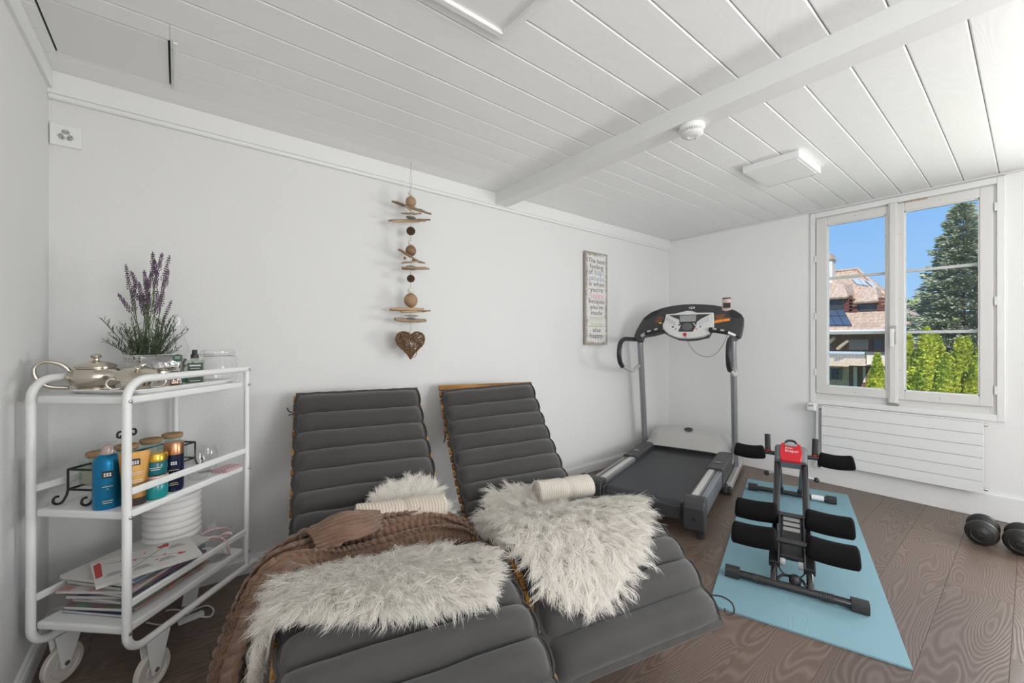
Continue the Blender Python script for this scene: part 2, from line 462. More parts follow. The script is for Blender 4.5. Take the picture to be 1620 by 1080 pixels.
# ---------------------------------------------------------------- window in view
win = struct(root('window_1', (X1, 0, 0))); win['label'] = 'white two-sash casement window above the radiator'
def frame(b, y0, y1, z0, z1, wy, wz0, wz1, xa, xb):
    b.box(xa, xb, y0, y0 + wy, z0, z1); b.box(xa, xb, y1 - wy, y1, z0, z1)
    b.box(xa, xb, y0 + wy, y1 - wy, z0, z0 + wz0); b.box(xa, xb, y0 + wy, y1 - wy, z1 - wz1, z1)
b = MB(); frame(b, 0.107, 1.112, 0.607, 2.112, 0.034, 0.04, 0.04, -0.012, 0.0)
b.build('casing', M['paint'], win, bevel=0.003)
b = MB(); frame(b, 0.139, 1.083, 0.645, 2.075, 0.03, 0.05, 0.016, 0.004, 0.09)
b.build('frame', M['winpaint'], win, bevel=0.002)
def sash(y0, y1, gy0, gy1, z0=0.695, z1=2.062, gz0=0.756, gz1=2.004):
    b = MB()
    b.box(-0.014, 0.045, y0, gy0, z0, z1); b.box(-0.014, 0.045, gy1, y1, z0, z1)
    b.box(-0.014, 0.045, gy0, gy1, z0, gz0); b.box(-0.014, 0.045, gy0, gy1, gz1, z1)
    s = b.build('sash', M['winpaint'], win, bevel=0.003)
    b = MB()
    for (a0, a1, c0, c1) in ((gy0, gy0 + .007, gz0, gz1), (gy1 - .007, gy1, gz0, gz1), (gy0, gy1, gz0, gz0 + .007), (gy0, gy1, gz1 - .007, gz1)):
        b.box(-0.006, 0.02, a0, a1, c0, c1)
    b.build('glazing_bead', M['paint'], s)
    b = MB(); b.box(0.020, 0.024, gy0 + 0.001, gy1 - 0.001, gz0 + 0.001, gz1 - 0.001)
    b.build('pane', M['pane'], s)
    for z in (1.165, 1.592):
        b = MB(); b.box(0.030, 0.046, gy0 - 0.004, gy1 + 0.004, z - 0.010, z + 0.010)
        b.build('glazing_bar', M['winpaint'], s, bevel=0.003)
    cy = (gy0 + gy1) / 2
    for (yy, zz) in ((cy, 0.722), (cy, 2.036), (y0 + .014 if y0 > .5 else y1 - .014, 0.9), (y0 + .014 if y0 > .5 else y1 - .014, 1.4), (y0 + .014 if y0 > .5 else y1 - .014, 1.85)):
        b = MB(); b.lathe([(0, 0), (0.004, 0), (0.004, 0.002), (0, 0.003)], 10, Matrix.Translation((-0.014, yy, zz)) @ Matrix.Rotation(radians(-90), 4, 'Y'))
        b.build('screw_cap', M['steel'], s)
    return s
sash(0.640, 1.072, 0.656, 1.001)
sash(0.156, 0.594, 0.211, 0.560)
b = MB(); b.box(-0.024, 0.040, 0.592, 0.642, 0.668, 2.072); b.box(-0.030, -0.020, 0.600, 0.634, 0.668, 2.072)
b.build('centre_post', M['winpaint'], win, bevel=0.003)
hd = MB(); hd.box(-0.038, -0.030, 0.598, 0.634, 1.080, 1.212)
hdl = hd.build('handle', mat('brass_grey', (0.50, 0.48, 0.44), 0.35, 0.6), win, bevel=0.002)
b = MB(); b.box(-0.068, -0.038, 0.606, 0.626, 1.165, 1.19); b.box(-0.070, -0.058, 0.605, 0.627, 1.06, 1.19)
b.build('lever', M['plastic_w'], hdl, bevel=0.004)
for (yy, zz) in ((1.077, 0.86), (1.077, 1.30), (1.077, 1.75), (0.147, 0.80), (0.147, 1.35), (0.147, 1.93)):
    b = MB(); b.tube([(-0.014, yy, zz - 0.025), (-0.014, yy, zz + 0.025)], 0.0065, 10)
    b.build('hinge', M['winpaint'], win, smooth=30)
for zz in (0.657, 2.07):
    b = MB(); b.box(-0.020, -0.004, 0.585, 0.650, zz - 0.006, zz + 0.006)
    b.build('bolt_plate', M['steel'], win, bevel=0.002)
b = MB(); b.box(-0.016, -0.004, 0.445, 0.555, 2.058, 2.070)
b.build('worn_patch', mat('bare_wood', (0.34, 0.22, 0.13), 0.7, vary=(60, (0.55, 0.45, 0.35), 1)), win)
b = MB(); b.box(-0.010, 0.0, 0.107, 1.112, 2.1125, 2.119)
b.build('drip_gap', M['groove'], win)

# unseen windows: right and left ones added for their light, rear one assumed
def plain_window(name, axis, pos, a0, a1, z0, z1, lab):
    r = struct(root(name, (0, 0, 0))); r['label'] = lab
    def bx(b, p0, p1, c0, c1, k0, k1):
        if axis == 'x': b.box(pos + p0, pos + p1, c0, c1, k0, k1)
        else: b.box(c0, c1, pos - p1, pos - p0, k0, k1)
    b = MB(); w = 0.05
    for q in ((a0, a0 + w, z0, z1), (a1 - w, a1, z0, z1), (a0, a1, z0, z0 + w), (a0, a1, z1 - w, z1), ((a0 + a1) / 2 - .03, (a0 + a1) / 2 + .03, z0, z1)):
        bx(b, 0.0, 0.06, *q)
    b.build('frame', M['winpaint'], r, bevel=0.002)
    for q in ((a0 + w, (a0 + a1) / 2 - .03), ((a0 + a1) / 2 + .03, a1 - w)):
        b = MB(); bx(b, 0.03, 0.034, q[0], q[1], z0 + w, z1 - w); b.build('pane', M['pane'], r)
plain_window('added_window_right', 'x', X1, *W2, 'added casement window beyond the right edge of the view')  # added out of view to hold the side lamp
plain_window('added_window_left', 'x', X0 - 0.06, -1.90, -0.50, 0.68, 2.0, 'added window in the left wall behind the viewer')  # added out of view to throw fill light on the window wall
plain_window('window_4', 'y', Y0, 1.0, 2.4, 0.68, 2.0, 'window in the wall behind the viewer')

# ---------------------------------------------------------------- ceiling fittings, socket, radiator
pnl = root('ceiling_panel', (0, 0, 0), 0, 'square white framed panel on the ceiling left of the beam', 'ceiling panel')
b = MB(); w = 0.022
for q in ((PX0, PX0 + w, PY0, PY1), (PX1 - w, PX1, PY0, PY1), (PX0 + w, PX1 - w, PY0, PY0 + w), (PX0 + w, PX1 - w, PY1 - w, PY1)):
    b.box(q[0], q[1], q[2], q[3], ZC - 0.022, ZC - 0.0005)
b.build('frame', M['paint'], pnl, bevel=0.003)
b = MB(); b.box(PX0 + w, PX1 - w, PY0 + w, PY1 - w, ZC - 0.010, ZC - 0.0005)
b.build('diffuser', M['plastic_w'], pnl)

lmp = root('ceiling_lamp', (0, 0, 0), 0, 'flat rectangular white lamp on the ceiling near the window', 'lamp')
b = MB(); b.box(2.60, 2.965, 0.785, 1.072, ZC - 0.040, ZC - 0.0005); b.build('housing', M['plastic_w'], lmp, bevel=0.003)
b = MB(); b.box(2.615, 2.945, 0.800, 1.058, ZC - 0.043, ZC - 0.0402); b.build('diffuser', M['paint'], lmp)
b = MB(); b.box(2.947, 2.952, 0.800, 1.062, ZC - 0.043, ZC - 0.0402); b.build('slot', M['grey_plastic'], lmp)

dp = on_z(1101, 214, BZ - 0.03)
det = root('smoke_detector', (1.770, dp.y, BZ), 0, 'round white smoke detector under the ceiling beam', 'smoke detector')
b = MB(); b.lathe([(0, -0.0005), (0.052, -0.0005), (0.053, -0.012), (0.050, -0.020), (0.044, -0.022)], 40); b.build('base', M['plastic_w'], det, smooth=40)
b = MB(); b.lathe([(0.040, -0.020), (0.040, -0.034)], 40); b.build('grille_core', M['groove'], det, smooth=True)
b = MB()
for i in range(40):
    a = 2 * pi * i / 40
    b.box(0.039, 0.045, -0.0018, 0.0018, -0.034, -0.020, Matrix.Rotation(a, 4, 'Z'))
b.build('grille_rib', M['plastic_w'], det)
b = MB(); b.lathe([(0.0455, -0.033), (0.0455, -0.038), (0.036, -0.046), (0.018, -0.047), (0.017, -0.0455), (0, -0.0455)], 40); b.build('cover', M['plastic_w'], det, smooth=40)
b = MB(); b.ball((0.028, 0.0, -0.0465), 0.0025, 8, 6); b.build('indicator', M['dark'], det)

so = root('wall_socket', (-0.340, Y1, 1.895), 0, 'white triple wall socket high up in the left corner', 'socket')
b = MB(); b.box(-0.043, 0.043, -0.009, -0.0005, -0.042, 0.042); b.build('cover_plate', M['plastic_w'], so, bevel=0.003)
for a in (90, 210, 330):
    R_ = Matrix.Rotation(radians(a - 90), 4, 'Y')
    c = R_ @ Vector((0, 0, 0.012))
    q = MB()
    pts = []
    hexp = [(-0.0115, -0.005), (-0.006, -0.0085), (0.006, -0.0085), (0.0115, -0.005), (0.0115, 0.003), (0.006, 0.0085), (-0.006, 0.0085), (-0.0115, 0.003)]
    q.prism(hexp, -0.0102, -0.0088, lambda u, v, h, R_=R_: R_ @ Vector((u, 0, v + 0.0135)) + Vector((0, h, 0)))
    s_ = q.build('outlet', M['grey_plastic'], so); s_['label'] = 'grey outlet'
    q = MB()
    for (u, v) in ((-0.006, 0.0), (0.006, 0.0), (0.0, -0.003)):
        p = R_ @ Vector((u, 0, v + 0.0135))
        q.lathe([(0, 0), (0.0016, 0), (0.0016, 0.0006), (0, 0.0006)], 8, Matrix.Translation((p.x, -0.0103, p.z)) @ Matrix.Rotation(radians(90), 4, 'X'))
    q.build('pin_hole', M['dark'], s_)

rad = root('radiator', (3.86, 0, 0), 0, 'white flat panel radiator under the window', 'radiator')
RY0, RY1, RZ0, RZ1 = 0.192, 1.018, 0.163, 0.602
ph = (RZ1 - RZ0) / 6
for i in range(6):
    b = MB(); b.box(0, 0.010, RY0, RY1, RZ0 + i * ph + 0.0012, RZ0 + (i + 1) * ph - 0.0012)
    b.build('panel', M['white_metal'], rad, bevel=0.002)
b = MB(); b.box(0.010, 0.034, RY0 + 0.004, RY1 - 0.004, RZ0 + 0.003, RZ1 - 0.002); b.build('body', M['groove'], rad)
b = MB(); b.box(0.0, 0.036, RY0, RY1, RZ1, RZ1 + 0.006); b.build('top_cover', M['white_metal'], rad, bevel=0.002)
for yy in (RY0 + 0.12, RY1 - 0.12):
    b = MB(); b.box(0.034, 0.083, yy - 0.015, yy + 0.015, 0.25, 0.52); b.build('bracket', M['white_metal'], rad)
b = MB(); b.tube(bez([(0.022, RY1, 0.586), (0.022, RY1 + 0.03, 0.586), (0.024, RY1 + 0.034, 0.55), (0.024, RY1 + 0.034, 0.2), (0.024, RY1 + 0.034, 0.15), (0.05, RY1 + 0.034, 0.145), (0.066, RY1 + 0.034, 0.145)]), 0.008, 10)
b.build('feed_pipe', M['white_metal'], rad, smooth=True)
b = MB(); b.lathe([(0, 0), (0.014, 0), (0.014, 0.02), (0.011, 0.024), (0.011, 0.045), (0, 0.045)], 16, Matrix.Translation((0.022, RY1 + 0.001, 0.586)) @ Matrix.Rotation(radians(-90), 4, 'X'))
b.build('valve', M['chrome'], rad, smooth=40)
b = MB(); b.box(-0.012, 0.050, RY1 + 0.034, RY1 + 0.098, 0.556, 0.622); th = b.build('thermostat_head', M['plastic_w'], rad, bevel=0.016, seg=4)
b = MB(); b.box(-0.0135, -0.012, RY1 + 0.050, RY1 + 0.082, 0.594, 0.609); b.build('display', M['grey_plastic'], th)
for (yy, zz) in ((RY0 - 0.012, 0.585), (RY0 - 0.012, 0.19)):
    b = MB(); b.tube([(0.02, RY0 + 0.004, zz), (0.02, yy, zz), (0.02, yy - 0.006, zz)], [0.009, 0.009, 0.006], 12); b.build('end_plug', M['steel'], rad, smooth=35)
b = MB(); b.box(0.030, 0.064, RY1 + 0.005, RY1 + 0.06, 0.115, 0.185); vb = b.build('return_valve', M['plastic_w'], rad, bevel=0.008)
b = MB(); b.box(0.022, 0.032, RY1 + 0.012, RY1 + 0.03, 0.125, 0.172); b.build('valve_slot', mat('rust_brown', (0.08, 0.04, 0.025), 0.6), vb)

# =================================================================== LOUNGERS
PU = [0, .1, .28, .375, .474, .6, .75, .9, 1.034, 1.16, 1.253, 1.347, 1.42, 1.5]
PZ = [.86, .735, .565, .487, .405, .33, .31, .37, .43, .45, .43, .392, .331, .26]
_c = bez([(u, 0, z) for u, z in zip(PU, PZ)], 12)
# smooth the profile and measure it along its length
for _ in range(30):
    _c = [_c[0]] + [(_c[i - 1] + _c[i] * 2 + _c[i + 1]) / 4 for i in range(1, len(_c) - 1)] + [_c[-1]]
CS = [0.0]
for i in range(1, len(_c)): CS.append(CS[-1] + (_c[i] - _c[i - 1]).length)
CU = [p.x for p in _c]; CZ = [p.z for p in _c]; SLEN = CS[-1]
def prof(s):
    if s < 0:
        t = Vector((CU[1] - CU[0], CZ[1] - CZ[0])).normalized(); return CU[0] + t.x * s, CZ[0] + t.y * s
    if s > SLEN:
        t = Vector((CU[-1] - CU[-2], CZ[-1] - CZ[-2])).normalized(); return CU[-1] + t.x * (s - SLEN), CZ[-1] + t.y * (s - SLEN)
    return interp(s, CS, CU), interp(s, CS, CZ)
def pframe(s):
    u, z = prof(s); a = prof(s - 0.01); b = prof(s + 0.01)
    t = Vector((b[0] - a[0], b[1] - a[1])).normalized()
    return u, z, t, Vector((-t.y, t.x)) if t.x > 0 else Vector((t.y, -t.x))
def ztop(u): return interp(u, CU, CZ)

M['acacia'] = wood('oiled_acacia', (0.30, 0.135, 0.035), (0.50, 0.26, 0.075), 'x', rings=9, rough=0.45, bumps=0.12, rnd=0.2)
M['acacia_dark'] = wood('dark_acacia', (0.13, 0.06, 0.025), (0.22, 0.11, 0.045), 'y', rings=9, rough=0.5, bumps=0.12, rnd=0.1)
M['cushion'] = mat('charcoal_canvas', (0.050, 0.0475, 0.0455), 0.85, bump=(900, 0.25, 2), vary=(5, (0.062, 0.059, 0.056), 0.8), sheen=0.25)
M['cushion_edge'] = mat('charcoal_piping', (0.042, 0.040, 0.039), 0.9)
HEADS = {'R': ((1.5, 2.1), radians(-18)), 'L': ((.72, 2.12), radians(-13))}

def lounger(key, label):
    (hx, hy), ph = HEADS[key]
    r = root('lounger', (hx, hy, 0), ph, label, 'lounger', 'wooden slatted loungers')
    # slats, one by one, following the wave
    pitch = 0.0465; n = int((SLEN - 0.07) / pitch)
    q = MB(); q.box(-0.305, 0.305, -0.0165, 0.0165, -0.009, 0.009)
    sm = q.mesh('slat'); sm.materials.append(M['acacia'])
    for i in range(n + 1):
        s = 0.004 + i * pitch
        u, z, t, nn = pframe(s)
        off = 0.052 + 0.010
        o = bpy.data.objects.new('slat', sm); COL.objects.link(o); o.parent = r
        o.location = (0, -(u - nn.x * off), z - nn.y * off)
        o.rotation_euler = (math.atan2(-t.y, t.x) * -1 * -1, 0, 0)
        o.rotation_euler = (-math.atan2(t.y, t.x), 0, 0)
        bv = o.modifiers.new('bevel', 'BEVEL'); bv.width = 0.003; bv.segments = 1
    for sd in (-1, 1):
        b = MB(); ring = []
        m = 70
        for i in range(m):
            s = -0.01 + (SLEN - 0.06) * i / (m - 1)
            u, z, t, nn = pframe(s)
            for (dv, dn) in ((-0.012, 0.0715), (0.012, 0.0715), (0.012, 0.130), (-0.012, 0.130)):
                ring.append((sd * 0.265 + dv, -(u - nn.x * dn), z - nn.y * dn))
        b.add(ring, [(i * 4 + k, i * 4 + (k + 1) % 4, (i + 1) * 4 + (k + 1) % 4, (i + 1) * 4 + k) for i in range(m - 1) for k in range(4)] + [(0, 3, 2, 1), tuple((m - 1) * 4 + k for k in range(4))])
        b.build('side_rail', M['acacia_dark'], r, bevel=0.002)
        for (ua, za, ub) in ((0.50, 0.28, 0.40), (1.18, 0.34, 1.22)):
            b = MB(); w = 0.028; x = sd * 0.238
            b.add([(x - .012, -ub - w, 0), (x + .012, -ub - w, 0), (x + .012, -ub + w, 0), (x - .012, -ub + w, 0),
                   (x - .012, -ua - w, za), (x + .012, -ua - w, za), (x + .012, -ua + w, za), (x - .012, -ua + w, za)],
                  [(3, 2, 1, 0), (4, 5, 6, 7), (0, 1, 5, 4), (1, 2, 6, 5), (2, 3, 7, 6), (3, 0, 4, 7)])
            b.build('leg', M['acacia_dark'], r, bevel=0.002)
    for (u, z) in ((0.42, 0.12), (1.215, 0.12), (0.06, 0.66)):
        b = MB(); b.box(-0.225, 0.225, -u - 0.02, -u + 0.02, z - 0.011, z + 0.011)
        if u > 0.3: b.build('stretcher', M['acacia_dark'], r, bevel=0.002)
    return r
lounger('L', 'wooden slatted lounger beside the white trolley, under the brown blanket')
lounger('R', 'wooden slatted lounger beside the treadmill, its top slat bare')

def cushion(key, label, s0, skew, ties):
    (hx, hy), ph = HEADS[key]
    r = root('lounger_cushion', (hx, hy, 0), ph, label, 'cushion', 'charcoal lounger cushions')
    p = 0.0982; ntube = 18; per = 12; hw = 0.298
    NS = ntube * per + 1; NT = 36
    random.seed(3 if key == 'L' else 5); off = random.random() * 50
    def surf(i, j):
        fs = i / per
        ph_ = fs - math.floor(fs)
        if i == NS - 1: ph_ = 1.0
        tube = sin(pi * ph_) ** 0.55 if 0 < ph_ < 1 else 0.0
        top = j <= NT
        a = j / NT if top else (2 * NT - j) / NT
        v = -1 + 2 * a
        # concentrate columns near the side edges
        v = math.copysign(1 - (1 - abs(v)) ** 1.5, v)
        edge = max(0.0, 1 - (abs(v) / 0.955) ** 10) ** 0.5
        hwid = hw - 0.012 * (1 - tube) + 0.004 * mnoise.noise(Vector((fs * 3, v * 2, off)))
        vv = v * hwid
        s = s0 + fs * p + skew * v + 0.004 * mnoise.noise(Vector((vv * 9, round(fs) * 3.1, off)))
        u, z, t, nn = pframe(s)
        if top:
            pk = mnoise.noise(Vector((vv * 42, round(fs) * 7.7, off))) * 0.5 + 0.5
            wr = mnoise.noise(Vector((vv * 26, fs * 1.6, off + 9)))
            h = -0.038 + (0.047 + 0.004 * mnoise.noise(Vector((vv * 4, math.floor(fs) * 5.0, off + 3)))) * tube * edge
            h -= 0.0045 * pk * edge * (1 - tube) * 0 + 0.0035 * pk * edge * tube * (1 - tube) * 2
            h += 0.0040 * wr * edge * tube * (1.25 - tube)
            h += 0.004 * (1 - edge)
        else:
            h = -0.049
            if abs(v) > 0.96: h = -0.036
        if abs(abs(v) - 1) < 1e-6: h = -0.038 + 0.006 * mnoise.noise(Vector((fs * 4, v, off + 20)))
        return (vv, -(u + nn.x * h), z + nn.y * h)
    b = MB()
    b.grid(NS, 2 * NT, surf, closev=True)
    b.f.append(tuple(range(2 * NT - 1, -1, -1))); b.mi.append(0)
    b.f.append(tuple((NS - 1) * 2 * NT + k for k in range(2 * NT))); b.mi.append(0)
    b.build('padding', M['cushion'], r, smooth=50)
    # stitched flange at the two ends
    for (fs, sg) in ((0, -1), (ntube, 1)):
        b = MB(); ring = []
        for i in range(25):
            v = -1 + 2 * i / 24
            for dd in (0.0, 0.016):
                s = s0 + fs * p + skew * v + sg * dd
                u, z, t, nn = pframe(s)
                for h in (-0.046, -0.036):
                    hh = h + 0.002 * sin(i * 2.1)
                    ring.append((v * hw * 0.985, -(u + nn.x * hh), z + nn.y * hh))
        b.add(ring, [f for i in range(24) for f in ((i * 4 + 0, i * 4 + 2, i * 4 + 6, i * 4 + 4), (i * 4 + 1, i * 4 + 5, i * 4 + 7, i * 4 + 3), (i * 4 + 2, i * 4 + 3, i * 4 + 7, i * 4 + 6), (i * 4, i * 4 + 4, i * 4 + 5, i * 4 + 1))])
        b.build('end_flange', M['cushion'], r, smooth=30)
    # piping down both sides
    for sd in (-1, 1):
        pts = []
        for i in range(0, NS, 3):
            fs = i / per; ph_ = fs - math.floor(fs); tube = sin(pi * ph_) ** 0.6
            s = s0 + fs * p + skew * sd
            u, z, t, nn = pframe(s); h = -0.037 + 0.006 * tube
            pts.append((sd * (hw - 0.010 * (1 - tube)), -(u + nn.x * h), z + nn.y * h))
        b = MB(); b.tube(pts, 0.0036, 6); b.build('piping', M['cushion_edge'], r, smooth=True)
    for pts in ties:
        b = MB(); b.tube(bez(pts, 6), 0.0028, 6, flat=(1, 0.5)); b.build('tie', M['cushion_edge'], r, smooth=True)
    return r
def lp(s, v, h=0):
    u, z, t, nn = pframe(s); return Vector((v, -(u + nn.x * h), z + nn.y * h))
cushion('L', 'dark grey tufted cushion on the lounger beside the trolley', 0.0, 0.0,
        [[lp(.10, -.285, -.03), lp(.10, -.312, -.03), lp(.095, -.32, -.05)], [lp(.10, -.285, -.03), lp(.09, -.318, -.02), lp(.075, -.326, -.01)]])
pA = lp(.17, -.29, -.035)
cushion('R', 'dark grey tufted cushion on the lounger beside the treadmill', 0.035, -0.016,
        [[pA, pA + Vector((-.006, -.006, -.05)), pA + Vector((.004, -.01, -.12)), pA + Vector((-.012, -.012, -.185))],
         [pA, pA + Vector((.006, -.004, -.06)), pA + Vector((-.004, -.006, -.12)), pA + Vector((-.004, -.014, -.172))],
         [lp(1.72, .292, -.03), lp(1.735, .315, -.01), lp(1.76, .335, -.005), lp(1.785, .325, -.01), lp(1.78, .305, -.02), lp(1.765, .312, -.02)]])

# ------------------------------------------------------------------ fur throws
M['fur'] = mat('cream_fur', (0.95, 0.92, 0.865), 0.7, spec=0.2, sheen=0.2)
_nt = M['fur'].node_tree; _tr = _nt.nodes.new('ShaderNodeBsdfTranslucent'); _tr.inputs[0].default_value = (0.96, 0.94, 0.90, 1)
_mx = _nt.nodes.new('ShaderNodeMixShader'); _mx.inputs[0].default_value = 0.5; _out = _nt.nodes['Material Output']
_nt.links.new(_nt.nodes['Principled BSDF'].outputs[0], _mx.inputs[1]); _nt.links.new(_tr.outputs[0], _mx.inputs[2]); _nt.links.new(_mx.outputs[0], _out.inputs[0])
M['hide'] = mat('cream_backing', (0.80, 0.76, 0.70), 0.95, spec=0.1)
def inside(p, poly):
    x, y = p; c = False; n = len(poly)
    for i in range(n):
        x1, y1 = poly[i]; x2, y2 = poly[(i + 1) % n]
        if (y1 > y) != (y2 > y) and x < (x2 - x1) * (y - y1) / (y2 - y1) + x1: c = not c
    return c
def throw(key, label, poly, lift, flow, clumps, per, length, seed, width=0.0009):
    """fleece lying on the cushion: thin hide with tufts of hair that droop over its edges"""
    (hx, hy), ph = HEADS[key]
    r = root('fur_throw', (hx, hy, 0), ph, label, 'throw', 'cream fur throws')
    rnd = random.Random(seed)
    def S(u, v, h=0):
        a = abs(v)
        z = ztop(u) + lift(u, v)
        if a <= 0.285: p = Vector((v, -u, z))
        else:
            e = a - 0.285
            p = Vector((math.copysign(0.285 + 0.045 * (1 - math.exp(-e * 12)), v), -u, z - e * 0.95 * min(1, e * 12)))
        return p
    def nrm(u, v):
        e = 0.01
        n_ = (S(u, v + e) - S(u, v - e)).cross(S(u - e, v) - S(u + e, v))
        n_.normalize(); return n_ if n_.z > -0.3 else -n_
    us = [p[0] for p in poly]; vs = [p[1] for p in poly]
    cu = sum(us) / len(us); cv = sum(vs) / len(vs)
    # hide
    b = MB(); g = 0.016
    nu = int((max(us) - min(us)) / g) + 2; nv = int((max(vs) - min(vs)) / g) + 2
    idx = {}
    def vid(i, j):
        if (i, j) not in idx:
            u, v = min(us) + i * g, min(vs) + j * g
            idx[(i, j)] = len(b.v); b.v.append(tuple(S(u, v) + nrm(u, v) * 0.006))
        return idx[(i, j)]
    for i in range(nu):
        for j in range(nv):
            if inside((min(us) + (i + .5) * g, min(vs) + (j + .5) * g), poly):
                b.f.append((vid(i, j), vid(i + 1, j), vid(i + 1, j + 1), vid(i, j + 1))); b.mi.append(0)
    hide = b.build('hide', M['hide'], r, smooth=True)
    sm = hide.modifiers.new('thickness', 'SOLIDIFY'); sm.thickness = 0.006; sm.offset = -1
    # hair
    V = []; Fc = []
    cnt = 0
    while cnt < clumps:
        u = rnd.uniform(min(us), max(us)); v = rnd.uniform(min(vs), max(vs))
        if not inside((u, v), poly): continue
        cnt += 1
        n_ = nrm(u, v); base = S(u, v)
        fu, fv = flow(u, v)
        out = Vector((v - cv, -(u - cu), 0))
        d = Vector((fv, -fu, 0)) + out.normalized() * 0.55 * min(1.0, (out.length / 0.16) ** 2) + Vector((rnd.gauss(0, .45), rnd.gauss(0, .45), 0))
        d -= n_ * d.dot(n_)
        if d.length < 1e-4: continue
        d.normalize()
        L = length * rnd.uniform(0.65, 1.25)
        curl = rnd.uniform(-1, 1) * 0.7; clp = rnd.uniform(0, 6.28); clw = rnd.uniform(.5, 1.8)
        side = n_.cross(d)
        tip = base + d * L * 0.85 + n_ * L * rnd.uniform(0.10, 0.42) + side * L * curl * 0.5
        for _ in range(per):
            uu, vv = u + rnd.gauss(0, .010), v + rnd.gauss(0, .010)
            if not inside((uu, vv), poly): uu, vv = u, v
            p0 = S(uu, vv) + n_ * 0.006
            sp = rnd.uniform(0.4, 1.0)
            t2 = tip + Vector((rnd.gauss(0, .006), rnd.gauss(0, .006), rnd.gauss(0, .004))) * 1.2
            p3 = p0 + (t2 - p0) * rnd.uniform(0.75, 1.08)
            p1 = p0 + n_ * L * 0.34 * sp + (p3 - p0) * 0.22
            p2 = p0 + (p3 - p0) * 0.68 + n_ * L * 0.22 * sp + side * curl * L * 0.25
            # hair past the edge hangs down
            w = width * rnd.uniform(0.7, 1.4)
            sd = (side + n_ * rnd.uniform(-.6, .6)).normalized()
            pts = []; wv = rnd.uniform(0, 6.28); wa = L * 0.085 * clw
            for k in range(6):
                t = k / 5.0
                q = p0 * (1 - t) ** 3 + p1 * 3 * t * (1 - t) ** 2 + p2 * 3 * t * t * (1 - t) + p3 * t ** 3
                pts.append(q + side * wa * sin(clp + t * 8.0) * t + n_ * wa * 0.7 * cos(clp + t * 8.0) * t)
            o = len(V)
            for k in range(5):
                ww = w * (1 - 0.55 * k / 5)
                V.append(tuple(pts[k] - sd * ww)); V.append(tuple(pts[k] + sd * ww))
            V.append(tuple(pts[5]))
            Fc += [(o + 2 * k, o + 2 * k + 1, o + 2 * k + 3, o + 2 * k + 2) for k in range(4)] + [(o + 8, o + 9, o + 10)]
    b = MB(); b.v = V; b.f = Fc; b.mi = [0] * len(Fc)
    h = b.build('fur', M['fur'], r, smooth=True, fix=False)
    tag(h, kind='stuff')
    return r
throw('R', 'long cream fur throw spread over the lounger beside the treadmill',
      [(.585, -.17), (.585, .03), (.70, .11), (.82, .23), (.94, .272), (1.05, .28), (1.15, .235), (1.28, .15), (1.355, .05), (1.40, -.04), (1.42, -.14), (1.40, -.21), (1.36, -.265), (1.25, -.30), (1.12, -.325), (.97, -.33), (.84, -.315), (.73, -.265), (.66, -.20)],
      lambda u, v: 0.012 + (0.03 if u < .72 else 0), lambda u, v: (0.55, -0.15 if v < 0 else 0.1), 2500, 20, 0.072, 11)
throw('L', 'wide cream fur throw draped over the knee of the left lounger',
      [(.98, .245), (1.08, .245), (1.18, .215), (1.25, .16), (1.245, .06), (1.21, -.08), (1.165, -.2), (1.14, -.30), (1.12, -.40), (.97, -.43), (.90, -.33), (.86, -.18), (.86, 0), (.91, .14)],
      lambda u, v: 0.012 + 0.035 * max(0, min(1, (1.05 - u) / .15)) * (1 if v < .15 else max(0, (.27 - v) / .12)), lambda u, v: (0.55, -0.35 if v < -.05 else 0.15), 2250, 20, 0.068, 12)
throw('L', 'small cream fur throw tucked against the backrest behind the rolled towel',
      [(.40, .17), (.425, .06), (.475, -.02), (.60, -.04), (.66, .1), (.63, .27), (.50, .285), (.43, .25)],
      lambda u, v: 0.03, lambda u, v: (-0.35, 0.0), 850, 19, 0.052, 13)

# ------------------------------------------------------------------ rolled towels
M['towel'] = mat('beige_ribbed_towel', (0.70, 0.61, 0.52), 0.95, bump=(700, 0.5, 2), spec=0.1, sheen=0.3)
M['towel2'] = mat('light_beige_ribbed_towel', (0.72, 0.66, 0.58), 0.95, bump=(700, 0.5, 2), spec=0.1, sheen=0.3)
def towel(key, label, c, length, rad, rz, m):
    (hx, hy), ph = HEADS[key]
    Mw = Matrix.Translation((hx, hy, 0)) @ Matrix.Rotation(ph, 4, 'Z')
    wl = Mw @ Vector(c)
    r = root('rolled_towel', wl, ph + rz, label, 'towel', 'rolled towels')
    NL, NA = 150, 40
    b = MB()
    def f(i, j):
        x = -length / 2 + length * i / (NL - 1); a = 2 * pi * j / NA
        rib = 0.0032 * abs(sin(pi * (x + 0.004 * sin(a * 2)) / 0.0115))
        pinch = 1 - 0.12 * math.exp(-((x - 0.01) / 0.016) ** 2)
        rr = rad * pinch * (1 + 0.05 * sin(a * 2 + x * 9) + 0.03 * sin(a * 3 - x * 21)) + rib
        if i in (0, NL - 1): rr *= 0.93
        return (x, rr * cos(a), rad * 0.0 + rr * sin(a) * (0.93))
    b.grid(NL, NA, f, closev=True)
    b.f.append(tuple(range(NA))); b.mi.append(0); b.f.append(tuple((NL - 1) * NA + k for k in range(NA - 1, -1, -1))); b.mi.append(0)
    b.build('roll', m, r, smooth=45)
    # spiral layers seen at the ends
    for sx in (-1, 1):
        b = MB(); pts = []
        for k in range(90):
            a = k * 0.27; rr = rad * 0.12 + rad * 0.80 * k / 89
            pts.append((sx * (length / 2 + 0.0015), rr * cos(a), rr * 0.93 * sin(a)))
        b.tube(pts, 0.0030, 6); b.build('rolled_edge', m, r, smooth=True)
    return r
towel('L', 'rolled beige ribbed towel lying beside the brown blanket', (.090, -.585, .432), .335, .058, radians(-3), M['towel'])
